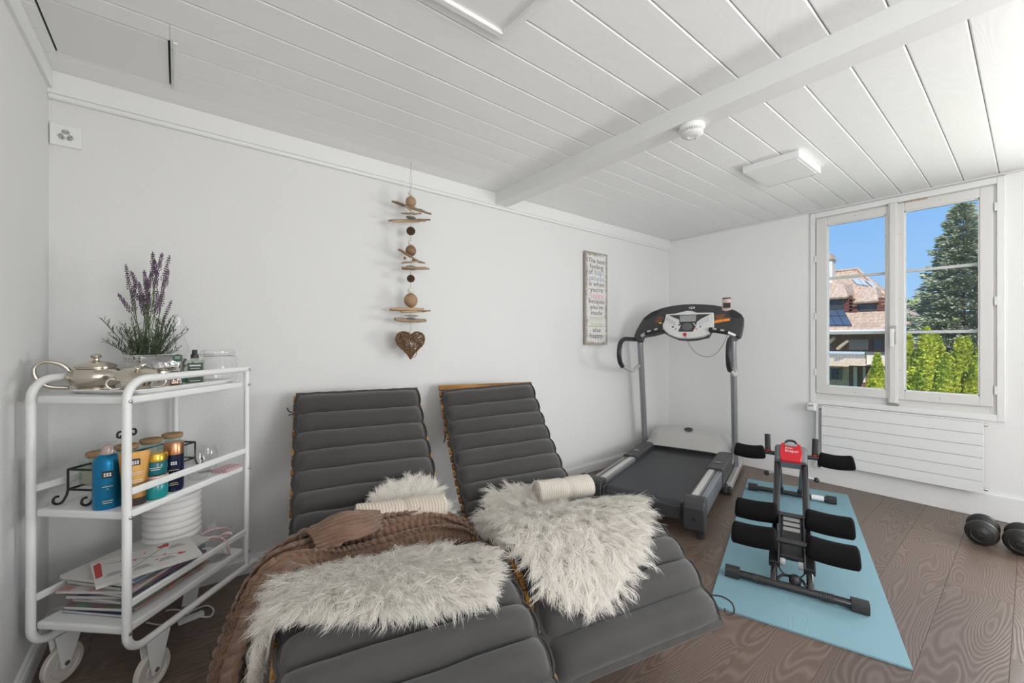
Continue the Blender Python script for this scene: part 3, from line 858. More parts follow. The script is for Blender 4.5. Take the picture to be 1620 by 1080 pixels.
towel('R', 'rolled cream ribbed towel on the fur throw by the treadmill', (.155, -.685, .398), .285, .052, radians(2), M['towel2'])

# ------------------------------------------------------------------ brown ribbed blanket
M['plush'] = mat('brown_plush', (0.175, 0.103, 0.068), 0.95, bump=(260, 0.5, 4), vary=(22, (0.24, 0.148, 0.103), 0.8), spec=0.1, sheen=0.3)
(hx, hy), ph = HEADS['L']
bl = root('blanket', (hx, hy, 0), ph, 'brown ribbed plush blanket bunched on the left lounger and hanging to the floor', 'blanket')
def smooth_path(pts, n): return bez([Vector(p) for p in pts], n)
def bundle(b, ctr, across, wid, hgt, nfold, phase, pitch, seed, NT=56, rib=0.0105):
    """bunched cloth along a path: folds run along it, plush ribs cross it"""
    P = smooth_path(ctr, 44); A = smooth_path(across, 44)
    n = len(P)
    L = [0]
    for i in range(1, n): L.append(L[-1] + (P[i] - P[i - 1]).length)
    def W(a, i): return interp(L[i] / L[-1], [k / (len(a) - 1) for k in range(len(a))], a)
    B_ = []; U_ = []; R_ = []
    for i in range(n):
        tan = (P[min(i + 1, n - 1)] - P[max(i - 1, 0)]).normalized()
        ac = A[i].normalized(); ac = (ac - tan * ac.dot(tan)).normalized()
        up = ac.cross(tan)
        if up.dot(Vector((-.6, -.2, 1))) < 0: up = -up
        w, h = W(wid, i), W(hgt, i); U_.append(up)
        for j in range(NT):
            t = -1 + 2 * j / (NT - 1)
            tt = t + 0.10 * mnoise.noise(Vector((L[i] * 5, t * 2, seed)))
            arch = max(0, 1 - abs(t) ** 2.6) ** 0.6
            fold = abs(sin(tt * nfold * pi / 2 + phase + 0.9 * mnoise.noise(Vector((L[i] * 4, 1.5, seed))))) ** 0.8
            B_.append(P[i] + ac * w * (t + 0.10 * sin(t * pi * nfold)) + up * h * arch * (0.35 + 0.70 * fold))
            R_.append(L[i] + 0.35 * w * t + 0.012 * mnoise.noise(Vector((L[i] * 9, t * 3, seed + 4))))
    def f(i, j):
        du = B_[min(i + 1, n - 1) * NT + j] - B_[max(i - 1, 0) * NT + j]
        dv = B_[i * NT + min(j + 1, NT - 1)] - B_[i * NT + max(j - 1, 0)]
        nn = du.cross(dv)
        if nn.length < 1e-12: nn = U_[i].copy()
        nn.normalize()
        if nn.dot(U_[i]) < 0: nn = -nn
        return tuple(B_[i * NT + j] + nn * rib * abs(sin(pi * R_[i * NT + j] / pitch)) ** 0.7)
    b.grid(n, NT, f)
b = MB()
bundle(b, [(.335, -.70, .335), (.27, -.675, .355), (.15, -.66, .365), (0, -.675, .365), (-.14, -.69, .37), (-.24, -.72, .385), (-.315, -.765, .365), (-.365, -.83, .265), (-.395, -.90, .14), (-.425, -.96, .03)],
       [(.1, -1, 0), (.1, -1, 0), (0, -1, 0), (0, -1, 0), (0, -1, 0), (-.1, -1, .1), (-.2, -1, .1), (-.15, -1, .0), (-.1, -1, 0), (-.1, -1, 0)],
       [.06, .11, .12, .14, .15, .15, .155, .16, .165, .17], [.03, .075, .085, .09, .085, .07, .07, .07, .065, .06], 4, 0.4, 0.0245, 3)
bundle(b, [(.31, -.635, .375), (.20, -.63, .390), (.08, -.64, .40), (-.03, -.655, .41), (-.11, -.675, .41)],
       [(0, -1, 0), (0, -1, 0), (0, -1, 0), (.1, -1, 0), (.2, -1, 0)], [.03, .06, .065, .07, .04], [.015, .03, .04, .04, .02], 2, 0.9, 0.0235, 8, 30)
# the turned-over corner that stands up in the middle
Mf = Matrix.Translation((-.115, -.70, .425)) @ Matrix.Rotation(radians(24), 4, 'Z') @ Matrix.Rotation(radians(-22), 4, 'X')
def flap0(a, c):
    x = -0.13 + 0.26 * a; wd = 0.115 * (sin(pi * min(1, a * 0.86 + 0.14)) ** 0.6 if a < 1 else 0.0)
    y = c * wd
    h = 0.080 * (max(0, 1 - abs(c) ** 2.4) ** 0.55) * (0.55 + 0.45 * sin(pi * (a * 0.8 + 0.15)))
    return Vector((x, y, h + 0.012 * mnoise.noise(Vector((x * 14, y * 14, 2)))))
def flap(i, j):
    a = i / 59.0; s_ = -1 + 2 * j / 119.0; c = sin(pi * s_ / 2); p = flap0(a, c)
    nn = (flap0(min(1, a + .02), c) - flap0(max(0, a - .02), c)).cross(flap0(a, min(1, c + .03)) - flap0(a, max(-1, c - .03)))
    if nn.length < 1e-12: nn = Vector((0, 0, 1))
    nn.normalize()
    if nn.z < 0: nn = -nn
    return tuple(Mf @ (p + nn * 0.009 * abs(sin(pi * (s_ * 0.165 + 0.03 * sin(a * 3)) / 0.0205)) ** 0.7))
b.grid(60, 120, flap)
o = b.build('cloth', M['plush'], bl, smooth=True)
sm = o.modifiers.new('thickness', 'SOLIDIFY'); sm.thickness = 0.010; sm.offset = -1

# =================================================================== DRIFTWOOD HANGER
M['drift'] = wood('driftwood', (0.25, 0.165, 0.095), (0.42, 0.31, 0.20), 'x', rings=12, rough=0.8, bumps=0.4, rnd=0.25)
M['bead'] = wood('turned_wood', (0.24, 0.14, 0.07), (0.36, 0.23, 0.125), 'x', rings=10, rough=0.5, bumps=0.1, rnd=0.1)
M['seed'] = mat('seed_pod', (0.09, 0.045, 0.025), 0.8, bump=(220, 1.0, 2))
M['shell'] = mat('shell', (0.72, 0.69, 0.63), 0.45, bump=(60, 0.5))
M['stone'] = mat('grey_pebble', (0.16, 0.17, 0.17), 0.6)
M['string'] = mat('twine', (0.55, 0.52, 0.45), 0.9)
M['wicker'] = mat('wicker', (0.17, 0.085, 0.04), 0.65, vary=(60, (0.27, 0.15, 0.075), 1))
HY = 2.24
def hz(px, py): return on_y(px, py, HY)
def hc(cx, cy): return hz(560 + cx / 3.176, 240 + cy / 3.176)      # from the enlarged view
hx0 = hz(650, 300).x
hang = root('driftwood_hanger', (hx0, HY, 1.0), 0, 'driftwood, bead and wicker heart hanger dangling before the white wall', 'wall hanging')
def loc(p): return Vector((p.x - hx0, p.y - HY, p.z - 1.0))
b = MB(); b.tube([(0, 0, ZC - 1.0005), (0, 0, ZC - 1.02), (0.004, 0, ZC - 1.026), (0.0, 0, ZC - 1.032), (-0.004, 0, ZC - 1.026)], 0.0014, 8); b.build('hook', M['steel'], hang, smooth=True)
b = MB(); zt = hc(285, 195).z - 1.0
for sx in (-1, 1): b.tube(bez([(0, 0, ZC - 1.031), (sx * 0.006, 0, (ZC - 1.03 + zt) / 2), (0, 0, zt)], 6), 0.0010, 6)
b.tube([(0, 0, zt), (0, 0, hc(285, 905).z - 1.0)], 0.0013, 6)
b.build('string', M['string'], hang, smooth=True)
for (cx, cy, r_) in ((283, 210, 13), (282, 457, 14), (291, 697, 15)):
    q = MB(); s = r_ * 0.00118; p = loc(hc(285, cy))
    q.ball((p.x, 0, p.z), (s, s * .8, s * .95), 14, 10); q.build('shell', M['shell'], hang, smooth=True)
for (cx, cy, r_) in ((283, 252, 25), (283, 497, 25), (285, 746, 32)):
    q = MB(); s = r_ * 0.00121; p = loc(hc(285, cy))
    q.ball((0, 0, p.z), (s, s, s * 1.06), 20, 14); q.build('wooden_bead', M['bead'], hang, smooth=True)
for (cx, cy, r_) in ((284, 398, 20), (289, 637, 18)):
    q = MB(); s = r_ * 0.0012; p = loc(hc(285, cy))
    for i in range(12):
        for j in range(8):
            th = 2 * pi * (i + .5 * (j % 2)) / 12; fi = -pi / 2 + pi * (j + .5) / 8
            q.ball((s * .88 * cos(fi) * cos(th), s * .88 * cos(fi) * sin(th), p.z + s * .82 * sin(fi)), s * .22, 6, 4)
    q.ball((0, 0, p.z), s * .88, 12, 8)
    q.build('seed_pod', M['seed'], hang, smooth=True)
for (cy, w) in ((330, 26), (578, 25), (838, 27)):
    q = MB(); p = loc(hc(285, cy)); q.ball((0, 0, p.z), (w * .00115, .02, .008), 16, 8); q.build('pebble', M['stone'], hang, smooth=True)
for (cy) in (366, 432, 606, 670, 868):
    q = MB(); p = loc(hc(285, cy)); q.ball((0, 0, p.z), (.005, .005, .008), 8, 6); q.build('small_bead', M['shell'], hang, smooth=True)
q = MB(); p = loc(hc(252, 535)); q.ball((p.x, -.01, p.z), .008, 10, 8); q.build('small_bead', M['bead'], hang, smooth=True)
rnd = random.Random(4)
for i, (xa, ya, xb, yb, th, dy) in enumerate([(185, 252, 383, 314, 7, 0), (235, 268, 290, 297, 4, -.012), (242, 306, 335, 313, 5, .008), (180, 342, 378, 344, 6, 0.004), (192, 350, 352, 350, 6, -.014),
                                (216, 492, 318, 545, 6, 0), (300, 540, 362, 558, 5, .004), (242, 557, 325, 551, 4, .01), (232, 582, 360, 582, 5, 0), (240, 590, 374, 588, 6, -.012),
                                (186, 790, 340, 792, 9, 0), (226, 806, 382, 798, 6, -.014), (262, 822, 324, 824, 4, .01), (200, 842, 370, 846, 10, 0)]):
    a = loc(hc(xa, ya)); c = loc(hc(xb, yb)); a.y = dy + rnd.uniform(-.025, .025); c.y = dy - a.y * .5 + rnd.uniform(-.02, .02)
    q = MB(); n = 9; pts = []; rs = []
    for k in range(n):
        t = k / (n - 1)
        pts.append(a.lerp(c, t) + Vector((0, rnd.gauss(0, .0010), rnd.gauss(0, .0008) + (-.004 * sin(pi * t) if i == 13 else 0))))
        rs.append(th * 0.00132 * (0.62 + 0.38 * sin(pi * min(1, max(0, t * 1.05)))) * rnd.uniform(.85, 1.15))
    q.tube(pts, rs, 8); q.build('driftwood_stick', M['drift'], hang, smooth=50)
# wicker heart: withies woven round a heart
ctr = loc(hc(284, 960)); hs = 0.093
def heart(t, k=1.0): return Vector((16 * sin(t) ** 3 / 17, 0, (13 * cos(t) - 5 * cos(2 * t) - 2 * cos(3 * t) - cos(4 * t)) / 17)) * hs * k
q = MB()
for k, (sc, r_, yo) in enumerate([(1.0, .0022, .0), (.99, .002, .01), (.985, .002, -.01), (.94, .0017, .016), (.93, .0017, -.016), (.97, .0018, .006)]):
    pts = []
    for i in range(64):
        p = heart(2 * pi * i / 64, sc) + Vector((rnd.gauss(0, .0008), yo + rnd.gauss(0, .0012), rnd.gauss(0, .0008))); pts.append(p + ctr)
    q.tube(pts, r_, 6, closed=True)
for i in range(150):
    t0 = rnd.uniform(0, 2 * pi); t1 = t0 + rnd.uniform(0.5, 1.9) * rnd.choice((-1, 1))
    a, c = heart(t0, .97), heart(t1, .97); m_ = (a + c) / 2 * rnd.uniform(.25, 1.0)
    bul = rnd.choice((-1, 1)) * rnd.uniform(.012, .026)
    m_.y = bul
    q.tube([p + ctr for p in bez([a, a.lerp(m_, .5) + Vector((rnd.gauss(0, .006), bul * .4, rnd.gauss(0, .006))), m_, m_.lerp(c, .5) + Vector((rnd.gauss(0, .006), bul * .3, rnd.gauss(0, .006))), c], 4)], rnd.uniform(.0012, .002), 5, caps=False)
q.build('wicker_heart', M['wicker'], hang, smooth=True)

# =================================================================== WALL SIGN
sg = root('wall_sign', (2.632, Y1, 1.070), 0, 'tall wooden wall sign with a printed saying about happiness', 'sign')
SW, SH = 0.292, 0.786
def sign_mat():
    m = bpy.data.materials.new('whitewashed_sign'); m.use_nodes = True; nt = m.node_tree; bs = nt.nodes['Principled BSDF']
    bs.inputs['Roughness'].default_value = 0.8
    tc = nt.nodes.new('ShaderNodeTexCoord'); sp = nt.nodes.new('ShaderNodeSeparateXYZ'); nt.links.new(tc.outputs['Object'], sp.inputs[0])
    nz = nt.nodes.new('ShaderNodeTexNoise'); nz.inputs['Scale'].default_value = 28; nz.inputs['Detail'].default_value = 6; nt.links.new(tc.outputs['Object'], nz.inputs['Vector'])
    def math_(op, a, bb=None):
        n = nt.nodes.new('ShaderNodeMath'); n.operation = op
        for i, v in enumerate((a, bb)):
            if v is None: continue
            if isinstance(v, (int, float)): n.inputs[i].default_value = v
            else: nt.links.new(v, n.inputs[i])
        return n.outputs[0]
    dx = math_('DIVIDE', math_('ABSOLUTE', math_('SUBTRACT', sp.outputs['X'], SW / 2)), SW / 2)
    dz = math_('DIVIDE', math_('ABSOLUTE', math_('SUBTRACT', sp.outputs['Z'], SH / 2)), SH / 2)
    dzz = math_('ADD', math_('MULTIPLY', math_('SUBTRACT', dz, 0.94), 2.6), 0.82)
    mx_ = math_('MAXIMUM', dx, dzz)
    val = math_('ADD', mx_, math_('MULTIPLY', math_('SUBTRACT', nz.outputs['Fac'], 0.5), 0.5))
    r = nt.nodes.new('ShaderNodeMapRange'); r.inputs[1].default_value = 0.74; r.inputs[2].default_value = 0.90; nt.links.new(val, r.inputs[0])
    n2 = nt.nodes.new('ShaderNodeTexNoise'); n2.inputs['Scale'].default_value = 60; n2.inputs['Detail'].default_value = 5
    mp = nt.nodes.new('ShaderNodeMapping'); mp.inputs['Scale'].default_value = (0.25, 1, 2); nt.links.new(tc.outputs['Object'], mp.inputs[0]); nt.links.new(mp.outputs[0], n2.inputs['Vector'])
    br = nt.nodes.new('ShaderNodeMix'); br.data_type = 'RGBA'; br.inputs[6].default_value = (.21, .175, .145, 1); br.inputs[7].default_value = (.50, .455, .41, 1); nt.links.new(n2.outputs['Fac'], br.inputs[0])
    mx = nt.nodes.new('ShaderNodeMix'); mx.data_type = 'RGBA'; mx.inputs[6].default_value = (.76, .735, .715, 1)
    nt.links.new(r.outputs[0], mx.inputs[0]); nt.links.new(br.outputs[2], mx.inputs[7]); nt.links.new(mx.outputs[2], bs.inputs['Base Color'])
    return m
M['sign'] = sign_mat()
ns = 10
for i in range(ns):
    q = MB(); q.box(0, SW, -0.024, -0.012, SH * i / ns + 0.0007, SH * (i + 1) / ns - 0.0007); q.build('slat', M['sign'], sg, bevel=0.001)
q = MB(); q.box(0.03, 0.055, -0.012, -0.0008, 0.02, SH - 0.02); q.build('batten', M['drift'], sg)
q = MB(); q.box(SW - 0.055, SW - 0.03, -0.012, -0.0008, 0.02, SH - 0.02); q.build('batten', M['drift'], sg)
inks = {'k': mat('ink_grey', (0.15, 0.14, 0.14), 0.8), 'b': mat('ink_blue', (0.30, 0.42, 0.56), 0.8), 'p': mat('ink_pink', (0.78, 0.42, 0.46), 0.8), 'g': mat('ink_green', (0.56, 0.66, 0.36), 0.8)}
lines = [([('The best', 'k')], .21), ([('feeling', 'k')], .175), ([('of ', 'k'), ('hap-', 'b')], .20), ([('piness', 'b')], .19), ([('is when', 'k')], .20), ([("you're", 'k')], .16), ([('happy', 'p')], .18), ([('because', 'k')], .20),
         ([("you've", 'k')], .165), ([('made', 'k')], .145), ([('some-', 'g')], .17), ([('body', 'g')], .14), ([('else', 'k')], .10), ([('happy.', 'k')], .175)]
for i, (seg, w) in enumerate(lines):
    z = SH - 0.075 - i * 0.0487
    if len(seg) == 1:
        text('lettering', seg[0][0], 0.058, inks[seg[0][1]], sg, Matrix.Translation((SW / 2 + .002, -0.0246, z)) @ Matrix.Rotation(radians(90), 4, 'X'), fit=w)
    else:
        for ch_, dx_ in (('o', -.085), ('f', -.060)):
            text('lettering', ch_, 0.058, inks['k'], sg, Matrix.Translation((SW / 2 + dx_, -0.0246, z)) @ Matrix.Rotation(radians(90), 4, 'X'), fit=.026 if ch_ == 'o' else .02)
        text('lettering', 'hap-', 0.058, inks['b'], sg, Matrix.Translation((SW / 2 + .038, -0.0246, z)) @ Matrix.Rotation(radians(90), 4, 'X'), fit=.125)

# =================================================================== TREADMILL
TO = Vector((2.26, 1.14, 0)); TA = radians(17)
EA = Vector((cos(TA), sin(TA), 0)); EV = Vector((-sin(TA), cos(TA), 0))
tm = root('treadmill', TO, TA, 'grey and silver treadmill in the corner by the radiator', 'treadmill')
M['tm_silver'] = mat('treadmill_silver', (0.58, 0.57, 0.55), 0.28, 0.35)
M['tm_grey'] = mat('treadmill_grey_metal', (0.30, 0.305, 0.32), 0.30, 0.6)
M['tm_dark'] = mat('treadmill_charcoal', (0.048, 0.048, 0.050), 0.42)
M['tm_belt'] = mat('treadmill_belt', (0.036, 0.038, 0.043), 0.42, bump=(900, 0.3))
M['tm_strip'] = mat('treadmill_light_strip', (0.62, 0.60, 0.57), 0.5)
M['tm_pearl'] = mat('treadmill_pearl_panel', (0.68, 0.68, 0.67), 0.3)
M['lcd'] = mat('lcd_grey', (0.33, 0.35, 0.34), 0.2)
M['red'] = mat('red_plastic', (0.55, 0.02, 0.02), 0.35)
M['orange'] = mat('orange_print', (0.85, 0.28, 0.03), 0.6)
def rrect(x0, x1, z0, z1, r, n=5):
    out = []
    for (cx, cz, a0) in ((x1 - r, z1 - r, 0), (x0 + r, z1 - r, 90), (x0 + r, z0 + r, 180), (x1 - r, z0 + r, 270)):
        for k in range(n + 1):
            a = radians(a0 + 90 * k / n); out.append((cx + r * cos(a), cz + r * sin(a)))
    return out
YW = 0.70
# base frame
for y0 in (-0.045, YW + 0.005):
    b = MB(); b.box(0.86, 1.66, y0, y0 + 0.04, 0.035, 0.085); b.build('base_rail', M['tm_silver'], tm, bevel=0.006)
    b = MB(); b.lathe([(0, -.011), (.028, -.011), (.030, -.007), (.030, .007), (.028, .011), (0, .011)], 22, Matrix.Translation((0.855, y0 + 0.012, 0.0305)) @ Matrix.Rotation(radians(90), 4, 'X'))
    b.build('wheel', M['rubber'], tm, smooth=40)
    b = MB(); b.box(0.80, 0.875, y0 + .026, y0 + .05, 0.025, 0.075); b.build('wheel_bracket', M['tm_dark'], tm, bevel=.004)
b = MB(); b.box(1.615, 1.66, -0.005, YW + 0.005, 0.04, 0.08); b.box(0.88, 0.92, 0.0, YW, 0.04, 0.075)
b.build('cross_bar', M['tm_dark'], tm, bevel=0.004)
for y0 in (-0.02, YW + 0.005):
    b = MB(); b.tube([(1.61, y0 + .01, 0.02), (1.61, y0 + .01, 0.04)], .02, 12); b.build('foot', M['rubber'], tm)
    b = MB(); b.tube([(0.03, y0 + .035, 0.0), (0.03, y0 + .035, 0.05)], .022, 12); b.build('foot', M['rubber'], tm)
# uprights
def upright(y):
    b = MB()
    pts = bez([(1.335, y, 0.07), (1.30, y, 0.3), (1.235, y, 0.75), (1.16, y, 1.20)], 8)
    b.tube(pts, 0.033, 12, flat=(1.0, 0.72)); return b.build('upright', M['tm_grey'], tm, smooth=50)
upright(-0.015); upright(YW + 0.012)
# deck, belt
b = MB(); b.box(0.03, 1.45, 0.045, YW - 0.045, 0.075, 0.150); b.build('deck', M['tm_dark'], tm, bevel=.004)
b = MB(); prof_ = [(1.30, .172)] + [(0.09 - .045 * sin(pi * k / 10) * 1.0, .127 + .045 * cos(pi * k / 10)) for k in range(11)] + [(1.30, .082)]
vs = []
for (x, z) in prof_: vs += [(x, 0.098, z), (x, YW - 0.098, z)]
b.add(vs, [(2 * i, 2 * i + 1, 2 * i + 3, 2 * i + 2) for i in range(len(prof_) - 1)])
belt = b.build('belt', M['tm_belt'], tm, smooth=50)
b = MB()
for k in range(26):
    y = 0.125 + k * 0.0178
    b.box(1.03, 1.06, y, y + 0.007, 0.1722, 0.1726)
b.build('belt_print', mat('belt_print_grey', (0.15, 0.155, 0.165), 0.5), belt)
# side rails with light strip, covers, end caps
for sd in (0, 1):
    ya, yb = (0.0, 0.095) if sd == 0 else (YW - 0.095, YW)
    pr = rrect(ya, yb, 0.085, 0.198, 0.012, 3)
    b = MB(); b.prism(pr, 0.085, 0.74, lambda a, c, h: Vector((h, a, c))); b.build('side_rail', M['tm_grey'], tm, smooth=40)
    ys = (ya + .050, yb - .014) if sd == 0 else (ya + .014, yb - .050)
    b = MB(); b.box(0.10, 0.735, ys[0], ys[1], 0.1980, 0.2005); b.build('foot_strip', M['tm_strip'], tm)
    b = MB(); b.box(0.10, 0.735, ya + (.03 if sd == 0 else .06), ya + (.036 if sd == 0 else .066), 0.1980, 0.1995); b.build('strip_groove', M['tm_dark'], tm)
    pr = rrect(ya - .006, yb + .004, 0.080, 0.214, 0.016, 4)
    b = MB(); b.prism(pr, 0.72, 1.24, lambda a, c, h: Vector((h, a, c - 0.008 * (0.74 + .0 - h) * -1 * .0))); cov = b.build('rail_cover', M['tm_dark'], tm, smooth=40, bevel=.003)
    b = MB(); yc = (ya + yb) / 2
    b.lathe([(0, 0), (.022, 0), (.024, .003), (.018, .006), (.016, .004), (0, .004)], 20, Matrix.Translation((0.88, yc, 0.214))); b.build('knob_ring', M['tm_grey'], cov, smooth=40)
    pr = [(0.0, .045), (0.0, .165), (.008, .192), (.025, .208), (.05, .214), (.10, .214), (.10, .03), (.02, .03)]
    b = MB(); b.prism(pr, ya - .008, yb + .010 if sd == 0 else yb + .008, lambda a, c, h: Vector((a, h, c))); ec = b.build('end_cap', M['tm_dark'], tm, bevel=.008, seg=3)
    b = MB(); b.lathe([(0, 0), (.011, 0), (.011, .001), (0, .001)], 16, Matrix.Translation((-.0005, ya + .048, .105)) @ Matrix.Rotation(radians(-90), 4, 'Y')); b.build('adjuster_hole', M['dark'], ec)
    b = MB(); b.box(0.012, 0.085, ya + (.096 if sd == 0 else -.026), ya + (.122 if sd == 0 else 0.0), .085, .185); b.build('roller_guard', M['black'], ec, bevel=.012, seg=3)
# motor hood
b = MB()
def hood(i, j):
    a = i / 27.0; c = -1 + 2 * j / 35.0
    x = 1.205 + 0.36 * a - 0.035 * (1 - c * c) * (1 - a)
    side = max(0, 1 - abs(c) ** 7) ** 0.5
    f = interp(a, [0, .12, .35, .6, .85, 1], [.20, .235, .305, .335, .32, .22])
    bow = 0.012 * (1 - c * c)
    z = 0.13 + (f - 0.13 + bow) * side
    if abs(c) > .72 and a < .6: z -= .012 * min(1, (abs(c) - .72) / .06) * side
    return (x, YW / 2 + c * (YW / 2 + 0.010), z)
b.grid(28, 36, hood)
hd_ = b.build('motor_hood', M['tm_silver'], tm, smooth=55)
b = MB(); b.box(1.22, 1.54, -.008, YW + .008, 0.09, 0.14); b.build('hood_skirt', M['tm_dark'], tm, bevel=.006)
b = MB(); b.lathe([(0, .003), (.016, .003), (.026, 0), (.030, 0), (.030, .004), (.026, .004)], 24, Matrix.Translation((1.345, YW / 2 - .005, .3385)) @ Matrix.Rotation(radians(-24), 4, 'Y') @ Matrix.Diagonal((.85, 1.15, 1, 1)))
b.build('badge', M['tm_dark'], hd_, smooth=40)
# console: outline taken from the photograph onto the tilted console plane of the machine
KT = 0.35
def con(cx, cy, dx=0.0):
    """enlarged-view point -> (y, z) on the console plane"""
    d = ray(970 + cx / 7.2, 470 + cy / 7.2)
    n = (EA - Vector((0, 0, KT)))
    c0 = (1.10 + dx) - KT * 1.25
    t = (c0 - (CAMP - TO).dot(n)) / d.dot(n)
    P = CAMP + d * t - TO
    return P.dot(EV), P.z
nv = Vector((1, 0, -KT)).normalized()
def cpt(y, z, h): return Vector((1.10 + KT * (z - 1.25), y, z)) + nv * h
def cpoly(name, pts, h0, h1, m, par, bevel=0, smooth=None):
    b = MB(); b.prism([con(*p) for p in pts], h0, h1, cpt); return b.build(name, m, par, bevel=bevel, seg=3, smooth=smooth)
outline = [(238, 440), (262, 380), (300, 310), (350, 232), (440, 168), (560, 122), (680, 96), (800, 82), (900, 78), (1020, 80), (1150, 90), (1280, 112), (1390, 148), (1460, 192), (1488, 235), (1484, 310), (1466, 400), (1448, 452), (1390, 452), (1374, 425), (1240, 395), (1120, 380), (1090, 440), (950, 472), (850, 480), (740, 470), (640, 430), (570, 392), (450, 425), (345, 440), (325, 498), (262, 500)]
console = cpoly('console', outline, -0.005, 0.055, M['tm_dark'], tm, .008)
cpoly('face_panel', [(610, 206), (720, 198), (790, 180), (850, 168), (905, 170), (960, 190), (1150, 188), (1156, 300), (1150, 370), (1100, 425), (1040, 458), (950, 474), (850, 482), (740, 472), (640, 432), (575, 375), (572, 320), (592, 290)], -0.030, 0.0, M['tm_pearl'], console, .007)
cpoly('button_field', [(640, 222), (1118, 208), (1010, 262), (960, 300), (955, 340), (915, 408), (750, 408), (785, 330), (735, 345), (765, 300), (760, 270)], -0.0315, -0.0295, M['tm_dark'], console)
cpoly('display', [(768, 226), (955, 220), (950, 292), (772, 298)], -0.0335, -0.031, M['lcd'], console, .001)
yz = con(850, 352); b = MB()
Mk = Matrix.Translation(cpt(yz[0], yz[1], -0.031)) @ nv.to_track_quat('-Z', 'Y').to_matrix().to_4x4()
b.lathe([(0, .004), (.030, .004), (.040, .002), (.043, 0)], 26, Mk @ Matrix.Diagonal((.95, .75, 1, 1))); b.build('speaker', mat('speaker_mesh', (.16, .165, .17), .6, bump=(900, 1)), console, smooth=30)
rnd = random.Random(2)
for k, (x, y, m_) in enumerate([(690, 354, mat('button_navy', (.05, .07, .16), .4)), (722, 376, mat('button_green', (.12, .35, .22), .4)), (958, 376, mat('button_coral', (.75, .25, .18), .4)), (1000, 350, mat('button_blue', (.10, .28, .60), .4))]):
    p = con(x, y); b = MB(); b.ball((0, 0, 0), (.009, .007, .002), 12, 6, Matrix.Translation(cpt(*p, -.0305)) @ nv.to_track_quat('-Z', 'Y').to_matrix().to_4x4()); b.build('button', m_, console, smooth=True)
for (xs, ys, dx, dy) in ((622, 262, 26, 17), (985, 298, 30, -15)):
    for k in range(4):
        for q_ in range(2):
            x = xs + k * dx + q_ * (-4 if dx < 30 else 6); y = ys + k * dy * (1 if dx < 30 else 1) + q_ * 22 - (22 if dx < 30 else 0)
            cpoly('key', [(x, y), (x + 19, y + dy * .65), (x + 16, y + dy * .65 + 14), (x - 3, y + 14)], -.0312, -.0295, M['grey_plastic'], console)
for (x, y) in ((745, 335), (762, 318), (928, 318), (945, 335)):
    cpoly('key', [(x - 8, y - 6), (x + 8, y - 6), (x + 8, y + 6), (x - 8, y + 6)], -.0335, -.031, M['plastic_w'], console)
# emblem, prints
p = con(898, 122); b = MB(); b.ball((0, 0, 0), (.024, .011, .0015), 20, 6, Matrix.Translation(cpt(*p, -.0055)) @ nv.to_track_quat('-Z', 'Y').to_matrix().to_4x4()); em = b.build('emblem', M['plastic_w'], console, smooth=True)
cpoly('emblem_mark', [(870, 120), (884, 132), (896, 116), (908, 134), (922, 108), (914, 108), (906, 122), (896, 108), (886, 122), (878, 114)], -.0085, -.0065, M['tm_dark'], em)
for (pts) in ([(1160, 268), (1252, 252), (1252, 282), (1160, 300)], [(1258, 250), (1330, 242), (1334, 270), (1258, 281)]):
    cpoly('orange_label', pts, -.0065, -.005, M['orange'], console)
for k in range(4):
    y = 205 + k * 14; cpoly('orange_line', [(1172, y + 4), (1280 - k * 6, y - 8), (1280 - k * 6, y - 3), (1172, y + 9)], -.0062, -.005, mat('dull_orange', (.42, .13, .035), .6), console)
for k in range(4):
    x = 520 - k * 14; y = 222 + k * 18; cpoly('orange_line', [(x, y), (x + 62, y + 10), (x + 60, y + 16), (x - 2, y + 6)], -.0062, -.005, bpy.data.materials['dull_orange'], console)
p = con(540, 297); b = MB(); b.ball((0, 0, 0), (.013, .007, .001), 14, 6, Matrix.Translation(cpt(*p, -.0055)) @ nv.to_track_quat('-Z', 'Y').to_matrix().to_4x4()); b.build('yellow_label', mat('yellow_print', (.80, .62, .03), .6), console, smooth=True)
for (pts) in ([(352, 262), (400, 200), (470, 165), (545, 142), (572, 146), (520, 188), (450, 230), (390, 262)], [(1318, 150), (1385, 160), (1448, 192), (1462, 225), (1440, 242), (1370, 238), (1318, 205)]):
    cpoly('cup_holder', pts, -.0075, -.005, M['black'], console, .001)
# pulse grips
for (xa, ya, xb, yb, xc, yc) in ((560, 390, 385, 435, 335, 448), (1118, 392, 1312, 428, 1390, 448)):
    A_, B_, C_ = (cpt(*con(xa, ya), -.05), cpt(*con(xb, yb), -.05), cpt(*con(xc, yc), -.02))
    b = MB(); b.tube([cpt(*con(xa, ya), -.01), A_, A_.lerp(B_, .5), B_], .017, 14); gr = b.build('pulse_grip', M['black'], tm, smooth=45)
    b = MB(); b.tube([B_, C_], .014, 12); b.build('grip_arm', M['tm_silver'], tm, smooth=45)
    for t in (.28, .72):
        c_ = A_.lerp(B_, t); d_ = (B_ - A_).normalized()
        b = MB(); b.tube([c_ - d_ * .014 + Vector((-.006, 0, .006)), c_ + d_ * .014 + Vector((-.006, 0, .006))], .0125, 12, flat=(1, 1)); b.build('pulse_plate', M['chrome'], gr, smooth=45)
